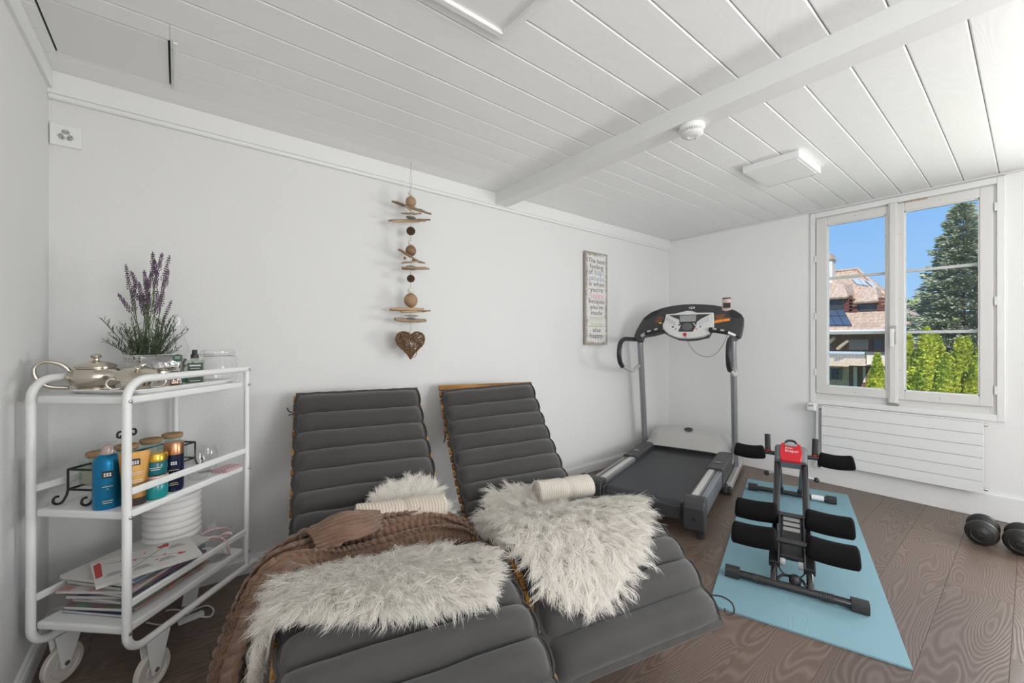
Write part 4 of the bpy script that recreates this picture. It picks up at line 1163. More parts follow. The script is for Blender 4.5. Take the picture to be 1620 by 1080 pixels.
# looped handlebars beside the user
for y in (0.735, -0.04):
    pts = bez([(1.13, y, 1.118), (.98, y, 1.120), (.83, y, 1.118), (.745, y, 1.085), (.715, y, 1.01), (.735, y, .94), (.79, y, .90)], 8)
    b = MB(); b.tube(pts, .0185, 14); b.build('handle_grip', M['black'], tm, smooth=True)
    b = MB(); b.tube(bez([(.78, y, .905), (.90, y, .875), (1.03, y, .850), (1.08, y - .004, .856), (1.205, y * .985 if y > 0 else y + .025, .89)], 6), .0145, 12); b.build('handle_tube', M['tm_silver'], tm, smooth=True)
# safety key and cord
pk = cpt(*con(827, 440), -.034); b = MB(); b.ball(tuple(pk), (.008, .014, .014), 14, 10); b.build('safety_key', M['red'], tm, smooth=True)
cp_ = [cpt(*con(x, y), -.036) for (x, y) in ((830, 450), (880, 560), (960, 655), (1065, 693), (1160, 672), (1240, 590), (1295, 480), (1345, 330), (1385, 255))]
b = MB(); b.tube(bez(cp_, 6), .0016, 6); b.build('safety_cord', M['black'], tm, smooth=True)
# power cord on the floor along the wall
b = MB(); b.tube(bez([on_z(898, 757, .006), on_z(920, 750, .006), on_z(950, 737, .006), on_z(968, 733, .006), on_z(985, 729, .006), Vector((3.35, 2.28, .006)), Vector((3.72, 2.24, .006)), Vector((3.80, 2.0, .03)), Vector((3.73, 1.87, .07))], 8), .0045, 8)
o = b.build('power_cord', M['black'], tm, smooth=True)
o.matrix_parent_inverse = (Matrix.Translation(TO) @ Matrix.Rotation(TA, 4, 'Z')).inverted()
# squeeze tube standing in the cup holder
pt = cpt(*con(1292, 190), 0.012)
wt = TO + EA * pt.x + EV * pt.y
sk = root('cosmetic_tube', (wt.x, wt.y, pt.z - .010), TA, 'pale pink squeeze tube standing upside down in the treadmill cup holder', 'tube', )
def squeeze(par, h, w, d, m_body, m_cap, cap_h, flip=False, crimp=None):
    b = MB(); n = 20; rings = []
    for k in range(11):
        t = k / 10; wx = w / 2 * (0.86 + .14 * t); wy = d / 2 * (1 - t ** 1.6) + .0012
        rings.append((wx, wy, cap_h + (h - cap_h) * t))
    def f(i, j):
        a = 2 * pi * j / n; wx, wy, z = rings[i]; z = h - z if flip else z
        return (wy * sin(a), wx * cos(a), z)
    b.grid(11, n, f, closev=True); b.f.append(tuple(range(n))); b.mi.append(0); b.f.append(tuple(10 * n + k for k in range(n))); b.mi.append(0)
    bo = b.build('body', m_body, par, smooth=45)
    b = MB(); z0, z1 = (0, cap_h) if not flip else (h - cap_h, h)
    b.lathe([(0, z0), (w * .40, z0), (w * .42, z0 + .003), (w * .42, z1 - .001), (0, z1 - .001)], 24, None, d / w * 1.0, 1); b.build('cap', m_cap, par, smooth=40)
    return bo
bo = squeeze(sk, 0.142, 0.072, 0.036, mat('pale_pink', (.60, .45, .41), .35), mat('dark_grey_cap', (.06, .06, .065), .4), .012, True)
b = MB(); b.box(-.0175, -.0135, -.028, .022, .060, .100); b.build('label', mat('dark_label', (.035, .03, .03), .5), sk, bevel=.001)

# =================================================================== YOGA MAT
mo = Vector((1.916, .252, 0)); mang = math.atan2(.577, 1.815)
def ribbed(name, col, col2, pitch, bstr):
    m = bpy.data.materials.new(name); m.use_nodes = True; nt = m.node_tree; bs = nt.nodes['Principled BSDF']; bs.inputs['Roughness'].default_value = .75
    tc = nt.nodes.new('ShaderNodeTexCoord'); wv = nt.nodes.new('ShaderNodeTexWave'); wv.bands_direction = 'Y'; wv.inputs['Scale'].default_value = 0.314 / pitch; wv.inputs['Distortion'].default_value = 0
    nt.links.new(tc.outputs['Object'], wv.inputs['Vector'])
    mx = nt.nodes.new('ShaderNodeMix'); mx.data_type = 'RGBA'; mx.inputs[6].default_value = (*col, 1); mx.inputs[7].default_value = (*col2, 1)
    nt.links.new(wv.outputs['Fac'], mx.inputs[0]); nt.links.new(mx.outputs[2], bs.inputs['Base Color'])
    bp = nt.nodes.new('ShaderNodeBump'); bp.inputs['Strength'].default_value = bstr; bp.inputs['Distance'].default_value = .002
    nt.links.new(wv.outputs['Fac'], bp.inputs['Height']); nt.links.new(bp.outputs[0], bs.inputs['Normal'])
    return m
M['mat'] = ribbed('teal_ribbed_mat', (0.175, 0.335, 0.40), (0.26, 0.43, 0.49), 0.0045, 0.35)
ML, MWD = 1.905, 0.622
b = MB(); NX, NY = 40, 14
def mt(i, j):
    x, y = ML * i / (NX - 1), MWD * j / (NY - 1)
    return (x, y, 0.0065 + 0.0006 * (mnoise.noise(Vector((x * 3, y * 5, 1))) + 1))
b.grid(NX, NY, mt)
n0 = len(b.v)
b.box(0, ML, 0, MWD, 0.0006, 0.0064)
om = b.build('exercise_mat', M['mat'], smooth=30); om.location = mo; om.rotation_euler = (0, 0, mang)
tag(om, 'light blue ribbed exercise mat under the abdominal trainer', 'exercise mat')
MZ = 0.0086

# =================================================================== ABDOMINAL TRAINER
ab = root('abdominal_trainer', (2.082, .656, MZ), math.atan2(.415, 1.289), 'black abdominal trainer with red head standing on the blue mat', 'exercise machine')
bt = M['black_tube']
def foot_bar(x, half, r_, ribs):
    b = MB(); b.tube([(x, -half + .03, r_ + .004), (x, half - .03, r_ + .004)], r_, 16); fb = b.build('floor_bar', bt, ab, smooth=45)
    for sd in (-1, 1):
        b = MB(); pr = rrect(-.024, .024, 0, .046, .012, 3)
        b.prism(pr, sd * (half - .058), sd * half, lambda a, c, h: Vector((x + a, h, c))); b.build('end_foot', M['rubber'], fb, smooth=35)
        if ribs:
            for q_ in range(6):
                b = MB(); b.tube([(x, sd * (.10 + q_ * .008), r_ + .004), (x, sd * (.105 + q_ * .008), r_ + .004)], r_ + .002, 16); b.build('collar_ring', M['rubber'], fb, smooth=45)
    return fb
foot_bar(0, .258, .017, True); fr_ = foot_bar(1.354, .258, .017, False)
b = MB(); b.tube([(1.354, -.19, .0215), (1.354, -.12, .0215)], .0178, 16); b.build('sticker', M['plastic_w'], fr_, smooth=45)
HXa, HZa = 0.82, 0.40
for sd in (-1, 1):
    y = sd * .066
    b = MB(); b.tube(bez([(0.13, y, .085), (.35, y, .165), (.60, y, .275), (HXa - .02, y, HZa - .02)], 6), .0165, 14); b.build('guide_rail', bt, ab, smooth=45)
    b = MB(); b.tube([(0.0, y, .030), (.02, y, .05), (.16, y, .100)], .014, 12); b.build('front_leg', bt, ab, smooth=45)
    b = MB(); b.box(-.05, .05, -.022, .022, -.018, .018, Matrix.Translation((.115, y, .092)) @ Matrix.Rotation(radians(-22), 4, 'Y')); b.build('joint_sleeve', M['black'], ab, bevel=.006)
    b = MB(); b.tube([(HXa - .02, y * .85, HZa - .04), (1.06, y * .85, .215), (1.354, y * .85, .035)], .011, 10); b.build('rear_leg', bt, ab, smooth=45)
    b = MB(); b.box(1.335, 1.372, y * .85 - .016, y * .85 + .016, .022, .060); b.build('leg_socket', M['black'], ab, bevel=.003)
    b = MB(); b.tube([(HXa - .07, y, .318), (HXa - .07, y + sd * .045, .306)], .007, 10); kn = b.build('lock_pin', M['steel'], ab, smooth=45)
    b = MB(); b.ball((HXa - .07, y + sd * .055, .303), .015, 12, 8); b.build('pin_knob', M['black'], kn, smooth=True)
# head
Mh = Matrix.Translation((HXa, 0, HZa)) @ Matrix.Rotation(radians(-38), 4, 'Y')
b = MB(); b.prism(rrect(-.082, .082, -.036, .042, .028, 4), -.058, .058, lambda a, c, h: Mh @ Vector((h, a, c))); hd2 = b.build('head_housing', mat('trainer_grey', (.17, .175, .19), .4), ab, bevel=.008, seg=3)
b = MB(); b.prism([(-.050, -.066), (.050, -.066), (.056, 0), (.048, .066), (-.048, .066), (-.056, 0)], .030, .0535, lambda a, c, h: Mh @ Vector((c, a, h - (c * c) * 1.2))); rp = b.build('red_cover', mat('trainer_red', (.62, .018, .03), .32), hd2, bevel=.006, seg=3)
rp['label'] = 'red cover'
b = MB(); b.box(.040, .058, -.030, .030, .046, .056, Mh); b.build('counter_window', M['lcd'], hd2, bevel=.002)
Mt = Mh @ Matrix.Translation((.012, 0, .0545)) @ Matrix.Rotation(radians(-90), 4, 'Z')
text('lettering', '5min', 0.019, M['plastic_w'], hd2, Mt @ Matrix.Translation((-.010, .010, 0)), align='CENTER')
text('lettering', 'Shaper', 0.025, M['plastic_w'], hd2, Mt @ Matrix.Translation((.004, -.012, 0)), align='CENTER')
b = MB(); b.tube(bez([Mh @ Vector((.06, -.035, .03)), Mh @ Vector((.085, -.02, .04)), Mh @ Vector((.09, 0, .042)), Mh @ Vector((.085, .02, .04)), Mh @ Vector((.06, .035, .03))], 5), .007, 8); b.build('top_bumper', M['black'], hd2, smooth=True)
# cross bars with foam rolls
def pads(x, z, y_in, y_out, rad_, tilt=0.0, sag=.01):
    b = MB(); b.tube([(x, -y_in - .03, z), (x, y_in + .03, z)], .0125, 12); cb = b.build('cross_bar', bt, ab, smooth=45)
    for sd in (-1, 1):
        b = MB(); n = 34; pts = []; rs = []
        for k in range(n):
            t = k / (n - 1); e = min(t, 1 - t) * (y_out - y_in)
            pts.append((x, sd * (y_in + (y_out - y_in) * t), z + tilt * t - sag * sin(pi * t)))
            rs.append(rad_ * (1 if e > .014 else .74 + .26 * sqrt(max(0, 1 - (1 - e / .014) ** 2))))
        b.tube(pts, rs, 24); b.build('foam_roll', M['foam'], cb, smooth=65)
    return cb
pads(HXa + .03, HZa + .005, .135, .300, .041)
for sd in (-1, 1):
    b = MB(); b.tube([(HXa + .035, sd * .118, HZa + .005), (HXa + .045, sd * .121, HZa + .115)], .0155, 14); gr = b.build('hand_grip', M['rubber'], ab, smooth=45)
    b = MB(); b.tube([(HXa + .0355, sd * .118, HZa + .016), (HXa + .036, sd * .118, HZa + .022)], .018, 14); b.build('red_ring', M['red'], gr, smooth=45)
pads(.315, .225, .055, .245, .050, -.006, .006)
pads(.095, .180, .055, .240, .050, -.006, .006)
# sled between the knee rolls
b = MB(); b.box(-.14, .14, -.045, .045, -.012, .012, Matrix.Translation((.20, 0, .165)) @ Matrix.Rotation(radians(-21), 4, 'Y')); sl = b.build('sled', M['black'], ab, bevel=.006)
for k in range(3):
    b = MB(); b.box(-.012, .012, -.034, .034, .012, .0155, Matrix.Translation((.23 + .033 * k, 0, .176 + .0127 * k)) @ Matrix.Rotation(radians(-21), 4, 'Y')); b.build('sled_plate', M['steel'], sl, bevel=.001)
for sd in (-1, 1):
    b = MB(); b.prism([(.05, .095), (.10, .19), (.14, .19), (.30, .235), (.335, .235), (.33, .19), (.12, .10)], sd * .046, sd * .052, lambda a, c, h: Vector((a, h, c))); b.build('side_plate', M['black'], sl)
    b = MB(); b.lathe([(0, -.010), (.024, -.010), (.026, 0), (.024, .010), (0, .010)], 20, Matrix.Translation((.09, sd * .034, .095)) @ Matrix.Rotation(radians(90), 4, 'X')); b.build('roller', mat('clear_grey', (.45, .46, .47), .25), sl, smooth=40)
b = MB(); b.tube(bez([(.11, .05, .08), (.08, .045, .055), (.055, .02, .045), (.055, -.02, .045), (.08, -.045, .055), (.11, -.05, .08)], 6), .003, 8); b.build('stop_cable', M['black'], ab, smooth=True)
b = MB(); b.tube(bez([(.0, .052, .045), (.035, .035, .05), (.055, 0, .045), (.035, -.035, .05), (.0, -.05, .045)], 6), .006, 8); b.build('front_loop', M['black'], ab, smooth=True)
b = MB(); b.lathe([(0, 0), (.022, 0), (.024, .02), (.014, .034), (0, .036)], 16, Matrix.Translation((.03, -.012, .03))); b.build('front_knob', M['black'], ab, smooth=45)

# =================================================================== DUMBBELLS
M['db'] = mat('black_dumbbell', (0.022, 0.020, 0.019), 0.40, bump=(40, .1))
def dumbbell(c, ang, label):
    r = root('dumbbell', (c[0], c[1], 0), ang, label, 'dumbbell', 'pair of black dumbbells')
    R_ = 0.066
    for sd in (-1, 1):
        b = MB()
        prf = [(0, .030), (.014, .031), (.018, .028), (.040, .026), (.056, .020), (.064, .010), (R_, 0), (.064, -.010), (.056, -.020), (.030, -.026), (0, -.026)]
        b.lathe(prf, 36, Matrix.Translation((sd * .066, 0, R_ + .0005)) @ Matrix.Rotation(radians(90 * sd), 4, 'Y')); pl = b.build('weight', M['db'], r, smooth=40)
        b = MB(); b.lathe([(.040, .0262), (.042, .0275), (.044, .0262)], 32, Matrix.Translation((sd * .066, 0, R_ + .0005)) @ Matrix.Rotation(radians(90 * sd), 4, 'Y')); b.build('raised_ring', M['db'], pl, smooth=40)
    b = MB(); b.tube([(-.05, 0, R_), (-.02, 0, R_), (0, 0, R_), (.02, 0, R_), (.05, 0, R_)], [.015, .0165, .0175, .0165, .015], 16); b.build('grip', M['db'], r, smooth=True)
    return r
dumbbell((3.458, .176), radians(1), 'black dumbbell on the floor nearer the radiator')
dumbbell((3.452, .038), radians(-1), 'black dumbbell cut off by the right edge of the photo')

# =================================================================== TROLLEY
TP1 = Vector((-0.120, 1.691, 0)); TRA = math.atan2(.3585, .342)
TL, TW = 0.496, 0.320
tr = root('serving_trolley', TP1, TRA, 'white metal three-tier trolley on two wheels in the left corner', 'trolley')
LX = Vector((cos(TRA), sin(TRA), 0)); LY = Vector((-sin(TRA), cos(TRA), 0))
wm = M['white_metal']; TR = 0.0118
SZ = (0.2285, 0.574, 0.921)
for y in (0.0, TW):
    pts = [(TL + .012, y, .985), (.09, y, .985)] + [(.06 - .06 * sin(a) + .0, y, .925 + .06 * cos(a)) for a in [radians(15 * k) for k in range(0, 7)]] + \
          [(0, y, .62), (0, y, .22)] + [(.055 - .055 * cos(a), y, .220 - .055 * sin(a)) for a in [radians(15 * k) for k in range(1, 7)]] + \
          [(.3, y, .165), (TL + .03, y, .165)] + [(TL + .03 + .035 * sin(a), y, .130 + .035 * cos(a)) for a in [radians(18 * k) for k in range(1, 6)]] + [(TL + .065, y, .0)]
    b = MB(); b.tube(pts, TR, 12); b.build('side_frame', wm, tr, smooth=45)
    b = MB(); b.tube([(TL, y, .165), (TL, y, .985)], TR * .85, 12); b.build('post', wm, tr, smooth=45)
    sg_ = 1 if y == 0 else -1
    for z in (0.648, 0.311):
        b = MB(); b.box(TR * .5, TL - TR * .5, y - .006, y + .006, z - .011, z + .011); b.build('guard_rail', wm, tr, bevel=.004)
    for z in SZ:
        for x in (0, TL):
            b = MB(); b.lathe([(0, 0), (.0055, 0), (.0055, .003), (.003, .0045), (0, .0045)], 10, Matrix.Translation((x, y - sg_ * TR, z)) @ Matrix.Rotation(radians(90 * sg_), 4, 'X')); b.build('bolt', M['steel'], tr, smooth=40)
    b = MB(); b.lathe([(0, 0), (.0055, 0), (.0055, .003), (.003, .0045), (0, .0045)], 10, Matrix.Translation((TL, y - sg_ * TR, .985)) @ Matrix.Rotation(radians(90 * sg_), 4, 'X')); b.build('bolt', M['steel'], tr, smooth=40)
    # wheel with fork plates
    yc = y + sg_ * .002; wx = .082
    b = MB(); b.lathe([(.010, -.008), (.022, -.009), (.024, -.006), (.040, -.006), (.043, -.010), (.054, -.010), (.058, -.006), (.058, .006), (.054, .010), (.043, .010), (.040, .006), (.024, .006), (.022, .009), (.010, .008)], 40,
                      Matrix.Translation((wx, yc, .0585)) @ Matrix.Rotation(radians(90), 4, 'X')); wh = b.build('wheel', mat('cream_wheel', (.62, .585, .54), .45) if y == 0 else bpy.data.materials['cream_wheel'], tr, smooth=35)
    b = MB(); b.tube([(wx, yc - .019, .0585), (wx, yc + .019, .0585)], .007, 12); b.build('axle', M['steel'], wh, smooth=45)
    for sd in (-1, 1):
        b = MB(); yy = yc + sd * .0135
        b.prism([(wx - .014, .050), (wx - .010, .044), (wx + .010, .044), (wx + .015, .052), (wx + .050, .158), (wx - .030, .158)], yy - .0015, yy + .0015, lambda a, c, h: Vector((a, h, c))); b.build('wheel_fork', wm, tr, bevel=.0008)
for z in SZ:
    b = MB(); b.box(0.006, TL - 0.004, 0.010, TW - 0.010, z - .012, z + .012); b.build('shelf', wm, tr, bevel=.006)

def td(px, depth): return at_depth(px, depth, 0)
ZT, ZM, ZB = SZ[2] + .012, SZ[1] + .012, SZ[0] + .012
def put(name, px, depth, z, rz, label, cat, group=None):
    p = at_depth(px, depth, z)
    if abs(rz - (YAW - radians(90))) < .3: rz += math.atan2(p.y, p.x) - YAW
    return root(name, (p.x, p.y, z), rz, label, cat, group)
# ---- tray
ty = root('tray', TP1 + LX * .265 + LY * .155 + Vector((0, 0, ZT + .0005)), TRA, 'shallow white tray on the top shelf of the trolley', 'tray')
b = MB(); prf = [(0, 0), (.93, 0), (1.0, .75), (1.0, 1.0), (.97, 1.0), (.92, .25), (0, .25)]
n = 48
def trp(i, j):
    k, h = prf[i]; a = 2 * pi * j / n
    ca, sa = cos(a), sin(a); e = 0.22
    x = math.copysign(abs(ca) ** e, ca) * (.213 * (k if k > 0 else 0) + 0); y = math.copysign(abs(sa) ** e, sa) * .128 * k
    return (x, y, h * .014)
b.grid(len(prf), n, trp, closev=True); b.build('dish', M['plastic_w'], ty, smooth=35)
ZI = ZT + .0045
silver = mat('polished_pewter', (.62, .56, .48), .22, 1.0); silver_hi = mat('bright_silver', (.78, .74, .68), .12, 1.0)
# ---- teapot
tp = put('teapot', 152, 1.40, ZI, YAW - radians(90), 'squat pewter teapot with curved handle on the tray', 'teapot')
b = MB(); b.lathe([(0, 0), (.044, 0), (.049, .003), (.049, .008), (.046, .011), (.062, .022), (.070, .038), (.070, .052), (.064, .064), (.054, .072), (.050, .074), (.050, .078), (0, .078)], 40); b.build('body', silver, tp, smooth=45)
b = MB(); b.lathe([(.052, .077), (.054, .080), (.047, .085), (.030, .093), (.014, .097), (.007, .100), (.007, .105), (.013, .109), (.015, .114), (.009, .120), (0, .122)], 36); b.build('lid', silver, tp, smooth=50)
b = MB(); b.tube(bez([(.060, 0, .030), (.085, 0, .036), (.103, 0, .058), (.117, 0, .078), (.125, 0, .080)], 6), [.016 - .0004 * k for k in range(25)], 14); b.build('spout', silver, tp, smooth=50)
b = MB(); b.tube(bez([(-.060, 0, .064), (-.080, 0, .088), (-.112, 0, .098), (-.136, 0, .082), (-.134, 0, .048), (-.108, 0, .020), (-.062, 0, .012)], 6), [.0065 + .001 * sin(k * .3) for k in range(37)], 10); b.build('handle', silver, tp, smooth=True)
# ---- sugar bowl with lid, creamer
sb = put('sugar_bowl', 217, 1.355, ZI, YAW - radians(90), 'small silver sugar bowl with domed lid in front of the teapot', 'bowl')
b = MB(); b.lathe([(0, 0), (.036, 0), (.038, .003), (.034, .007), (.040, .020), (.044, .035), (.045, .048), (.041, .048), (.037, .010), (0, .010)], 36); b.build('cup', silver_hi, sb, smooth=45)
b = MB(); b.lathe([(.050, .046), (.051, .049), (.045, .056), (.028, .063), (.010, .066), (.005, .067), (.005, .071), (.009, .074), (.006, .079), (0, .080)], 36, Matrix.Translation((0, -.004, .012)) @ Matrix.Rotation(radians(26), 4, 'X')); b.build('lid', silver, sb, smooth=50)
for sd in (-1, 1):
    b = MB(); b.tube(bez([(sd * .038, 0, .038), (sd * .062, 0, .044), (sd * .072, 0, .028), (sd * .060, 0, .012), (sd * .038, 0, .012)], 6), .0035, 8); b.build('handle', silver_hi, sb, smooth=True)
cr = put('creamer', 256, 1.475, ZI, YAW - radians(90), 'shiny silver milk jug behind the sugar bowl', 'jug')
b = MB(); b.lathe([(0, 0), (.026, 0), (.028, .003), (.025, .007), (.030, .03), (.029, .055), (.027, .066), (.031, .072), (.028, .072), (.025, .062), (.022, .012), (0, .012)], 32); b.build('cup', silver_hi, cr, smooth=45)
b = MB(); b.tube(bez([(-.027, 0, .060), (-.046, 0, .062), (-.054, 0, .040), (-.044, 0, .018), (-.027, 0, .016)], 6), .003, 8); b.build('handle', silver_hi, cr, smooth=True)
b = MB(); b.prism([(.022, -.012), (.046, 0), (.022, .012)], .060, .073, lambda a, c, h: Vector((a - (.073 - h) * .8, c * (h - .045) / .028, h))); b.build('lip', silver_hi, cr, bevel=.002)
# ---- lavender
lv = put('potted_lavender', 233, 1.625, ZI, 0, 'artificial lavender with purple spikes in a white pierced pot', 'potted plant')
b = MB(); b.lathe([(0, 0), (.046, 0), (.050, .004), (.058, .05), (.066, .096), (.070, .104), (.070, .112), (.065, .112), (.060, .09), (0, .085)], 40); pot = b.build('pot', mat('white_ceramic', (.78, .77, .75), .35), lv, smooth=45)
b = MB()
for k in range(24):
    a = 2 * pi * k / 24
    for (dz, r_, s) in ((.098, .0664, .0045), (.088, .0643, .003)):
        b.ball((0, 0, 0), (s, s, .0008), 8, 4, Matrix.Rotation(a + (.13 if dz < .09 else 0), 4, 'Z') @ Matrix.Translation((r_ + .0015, 0, dz)) @ Matrix.Rotation(radians(75), 4, 'Y'))
b.build('pierced_pattern', mat('pot_hole_grey', (.36, .35, .34), .8), pot)
leafm = mat('lavender_leaf', (.055, .085, .040), .7, vary=(30, (.11, .15, .085), 1)); stemm = mat('lavender_stem', (.12, .17, .085), .7); flm = mat('lavender_flower', (.125, .060, .135), .75, vary=(80, (.22, .125, .23), 1))
rnd = random.Random(21)
# tips of the spikes in the photograph: enlarged-view points
tips = [(768, 150), (800, 190), (880, 185), (932, 75), (990, 80), (1035, 95), (1028, 180), (722, 328), (1045, 370), (905, 250), (962, 190), (820, 270), (850, 260), (985, 330), (945, 120), (800, 300), (925, 190), (870, 330), (1000, 250), (910, 320), (840, 330), (960, 300), (890, 240)]
sb_ = MB(); P0 = Vector(lv.location)
dep = 1.625
for (cx, cy) in tips:
    px, py = cx / 3.857, 380 + cy / 3.857
    dd = dep + rnd.uniform(-.05, .05)
    q = CAMP + ray(px, py) * (dd / CAM_F) - P0
    base = Vector((rnd.gauss(0, .018), rnd.gauss(0, .018), .085))
    mid = base.lerp(q, .55) + Vector((rnd.gauss(0, .006), rnd.gauss(0, .006), .015))
    path = bez([base, mid, q], 8)
    sb_.tube(path, .0013, 5)
    b = MB(); Ls = rnd.uniform(.060, .10); d_ = (path[-1] - path[-4]).normalized()
    nst = 11
    for k in range(nst):
        t = k / nst; c_ = q - d_ * Ls * (1 - t); rr = .0062 * (1 - .5 * t) * rnd.uniform(.7, 1.25)
        for m_ in range(4):
            a = 2 * pi * m_ / 4 + k * .9
            sx_ = d_.orthogonal().normalized(); sy_ = d_.cross(sx_)
            b.ball(tuple(c_ + (sx_ * cos(a) + sy_ * sin(a)) * rr * 1.15), (.0021, .0021, .0030), 6, 4)
    b.ball(tuple(q), (.0022, .0022, .004), 6, 4)
    b.build('flower_spike', flm, lv, smooth=True)
sb_.build('stems', stemm, lv, smooth=True)
def leaf_blade(b, p, d, L, w):
    s = d.cross(Vector((0, 0, 1)));
    if s.length < 1e-3: s = Vector((1, 0, 0))
    s.normalize(); m1 = p + d * L * .5 + Vector((0, 0, .0)); tip = p + d * L + Vector((0, 0, -L * .12))
    b.add([p - s * w * .4, p + s * w * .4, m1 + s * w, m1 - s * w, tip], [(0, 1, 2, 3), (3, 2, 4)])
b = MB()
for k in range(80):
    a = rnd.uniform(0, 2 * pi); lean = rnd.uniform(.15, 1.15); H = rnd.uniform(.08, .20)
    base = Vector((cos(a) * .02, sin(a) * .02, .085)); d_ = Vector((cos(a) * sin(lean), sin(a) * sin(lean), cos(lean)))
    if lean > .9: H *= .75
    tip = base + d_ * H
    b.tube([base, tip], .0009, 4)
    for m_ in range(16):
        t = .15 + .85 * m_ / 15; p = base.lerp(tip, t)
        ld = (d_ + Vector((rnd.gauss(0, .75), rnd.gauss(0, .75), rnd.gauss(.1, .5)))).normalized()
        leaf_blade(b, p, ld, rnd.uniform(.018, .034), .0022)
o = b.build('leaves', leafm, lv, fix=False); tag(o, kind='stuff')
# ---- foil pouch
fp = put('foil_pouch', 255, 1.535, ZI, YAW - radians(90), 'silver foil pouch with green round label leaning on the lavender pot', 'pouch')
b = MB()
def fpf(i, j):
    x = -.062 + .124 * i / 20; z = .112 * j / 16
    y = -.012 * sin(pi * i / 20) * sin(pi * j / 16) + .0075 * mnoise.noise(Vector((x * 45, z * 40, 3))) + z * .16
    return (x, y, z + .004 * sin(pi * i / 20) * 0)
b.grid(21, 17, fpf); o = b.build('pouch', mat('silver_foil', (.42, .42, .42), .14, 1.0, bump=(38, 1.0)), fp, smooth=True)
sm = o.modifiers.new('thickness', 'SOLIDIFY'); sm.thickness = .004; sm.offset = 1
b = MB(); b.lathe([(0, .001), (.0145, .001), (.0145, 0), (0, 0)], 24, Matrix.Translation((.047, .0155 - .006, .100)) @ Matrix.Rotation(radians(90 - 9), 4, 'X')); gl_ = b.build('round_label', mat('green_label', (.025, .10, .055), .5), fp)
b = MB()
for k in range(3): b.box(-.008 + .047, .008 + .047, .0078, .0084, .0945 + k * .005, .0958 + k * .005)
b.build('label_print', M['plastic_w'], gl_)
b = MB(); b.prism([(-.056, .050), (-.048, .062), (-.04, .055), (-.036, .060), (-.034, .050), (-.045, .045)], -.0068, -.0055, lambda a, c, h: Vector((a, h + c * .16 - .003, c))); b.build('yellow_flower_print', mat('yellow_flower', (.75, .50, .05), .6), fp)
b = MB(); b.prism([(-.035, .03), (.05, .025), (.056, .06), (.04, .075), (.01, .055), (-.02, .045)], -.0150, -.0135, lambda a, c, h: Vector((a, h + c * .16, c))); b.build('beige_print', mat('beige_print', (.62, .56, .47), .6), fp)
# ---- oil lamp
ol = put('oil_lamp', 283, 1.665, ZI, 0, 'small oil lamp with clear glass chimney beside the lavender', 'oil lamp')
b = MB(); b.lathe([(0, 0), (.030, 0), (.032, .004), (.031, .030), (.022, .042), (.016, .045)], 28); b.build('reservoir', glass('green_glass', (.25, .55, .42)), ol, smooth=40)
b = MB(); b.lathe([(0, .044), (.017, .044), (.017, .056), (.021, .060), (.021, .068), (.017, .072), (.019, .082), (.025, .086), (.025, .094), (0, .094)], 24); br = b.build('burner', mat('old_brass', (.16, .14, .11), .35, .8), ol, smooth=35)
b = MB(); b.tube([(.02, 0, .066), (.042, 0, .072)], .002, 6); b.lathe([(0, -.003), (.008, -.003), (.008, .003), (0, .003)], 12, Matrix.Translation((.044, 0, .073)) @ Matrix.Rotation(radians(90), 4, 'Y')); b.build('wick_knob', bpy.data.materials['old_brass'], br)
b = MB(); b.lathe([(.021, .094), (.024, .105), (.034, .124), (.033, .140), (.022, .168), (.0165, .20), (.0155, .258)], 32); b.build('chimney', M['glass'], ol, smooth=True)
# ---- little dark-capped bottle, spray bottle, clip jar
cb = put('small_bottle', 276, 1.50, ZI, 0, 'tiny clear bottle with black cap between milk jug and spray bottle', 'bottle')
b = MB(); b.lathe([(0, 0), (.012, 0), (.014, .003), (.014, .032), (.010, .036)], 20); b.build('body', glass('pinkish_glass', (.85, .70, .64)), cb, smooth=40)
b = MB(); b.lathe([(0, .035), (.0135, .035), (.0145, .038), (.0145, .052), (.012, .055), (0, .055)], 20); b.build('cap', M['black'], cb, smooth=40)
sp = put('spray_bottle', 308, 1.585, ZI, YAW - radians(84), 'flat clear spray bottle with dark green label and black pump', 'bottle')
b = MB(); pr = rrect(-.029, .029, -.015, .015, .008, 4); b.prism(pr, 0, .092, lambda a, c, h: Vector((a, c, h))); b.prism([(a * .45, c * .7) for a, c in pr], .092, .100, lambda a, c, h: Vector((a, c, h))); b.build('body', glass('clear_bottle', (.80, .86, .80)), sp, bevel=.003)
b = MB(); b.box(-.0235, .0235, -.0162, -.0152, .008, .082); lb = b.build('label', mat('dark_green_label', (.055, .085, .055), .6), sp)
b = MB(); b.box(-.017, .017, -.0168, -.0163, .070, .074); b.box(-.014, .014, -.0168, -.0163, .060, .062); b.box(-.016, .016, -.0168, -.0163, .014, .016); b.build('label_print', M['plastic_w'], lb)
b = MB()
for k in range(3): b.ball((-.004 + k * .004, -.0166, .043 - abs(k - 1) * .002), (.0022, .0005, .010), 8, 6)
b.build('leaf_print', mat('lime_print', (.35, .60, .06), .6), lb)
b = MB(); b.lathe([(0, .099), (.0125, .099), (.0125, .113), (.0085, .115), (.0085, .128), (.007, .131), (0, .131)], 20); b.build('pump', M['black'], sp, smooth=40)
cj = put('clip_jar', 347, 1.70, ZI, YAW - radians(90), 'wide clear preserving jar with wire clip at the end of the tray', 'jar')
b = MB(); b.lathe([(0, .0), (.054, .0), (.060, .004), (.062, .02), (.061, .075), (.055, .095), (.050, .102), (.053, .108), (.053, .112)], 40); b.build('body', M['glass'], cj, smooth=40)
b = MB(); b.lathe([(.0545, .113), (.055, .118), (.054, .126), (.050, .129), (0, .128)], 40); b.build('lid', M['glass'], cj, smooth=40)
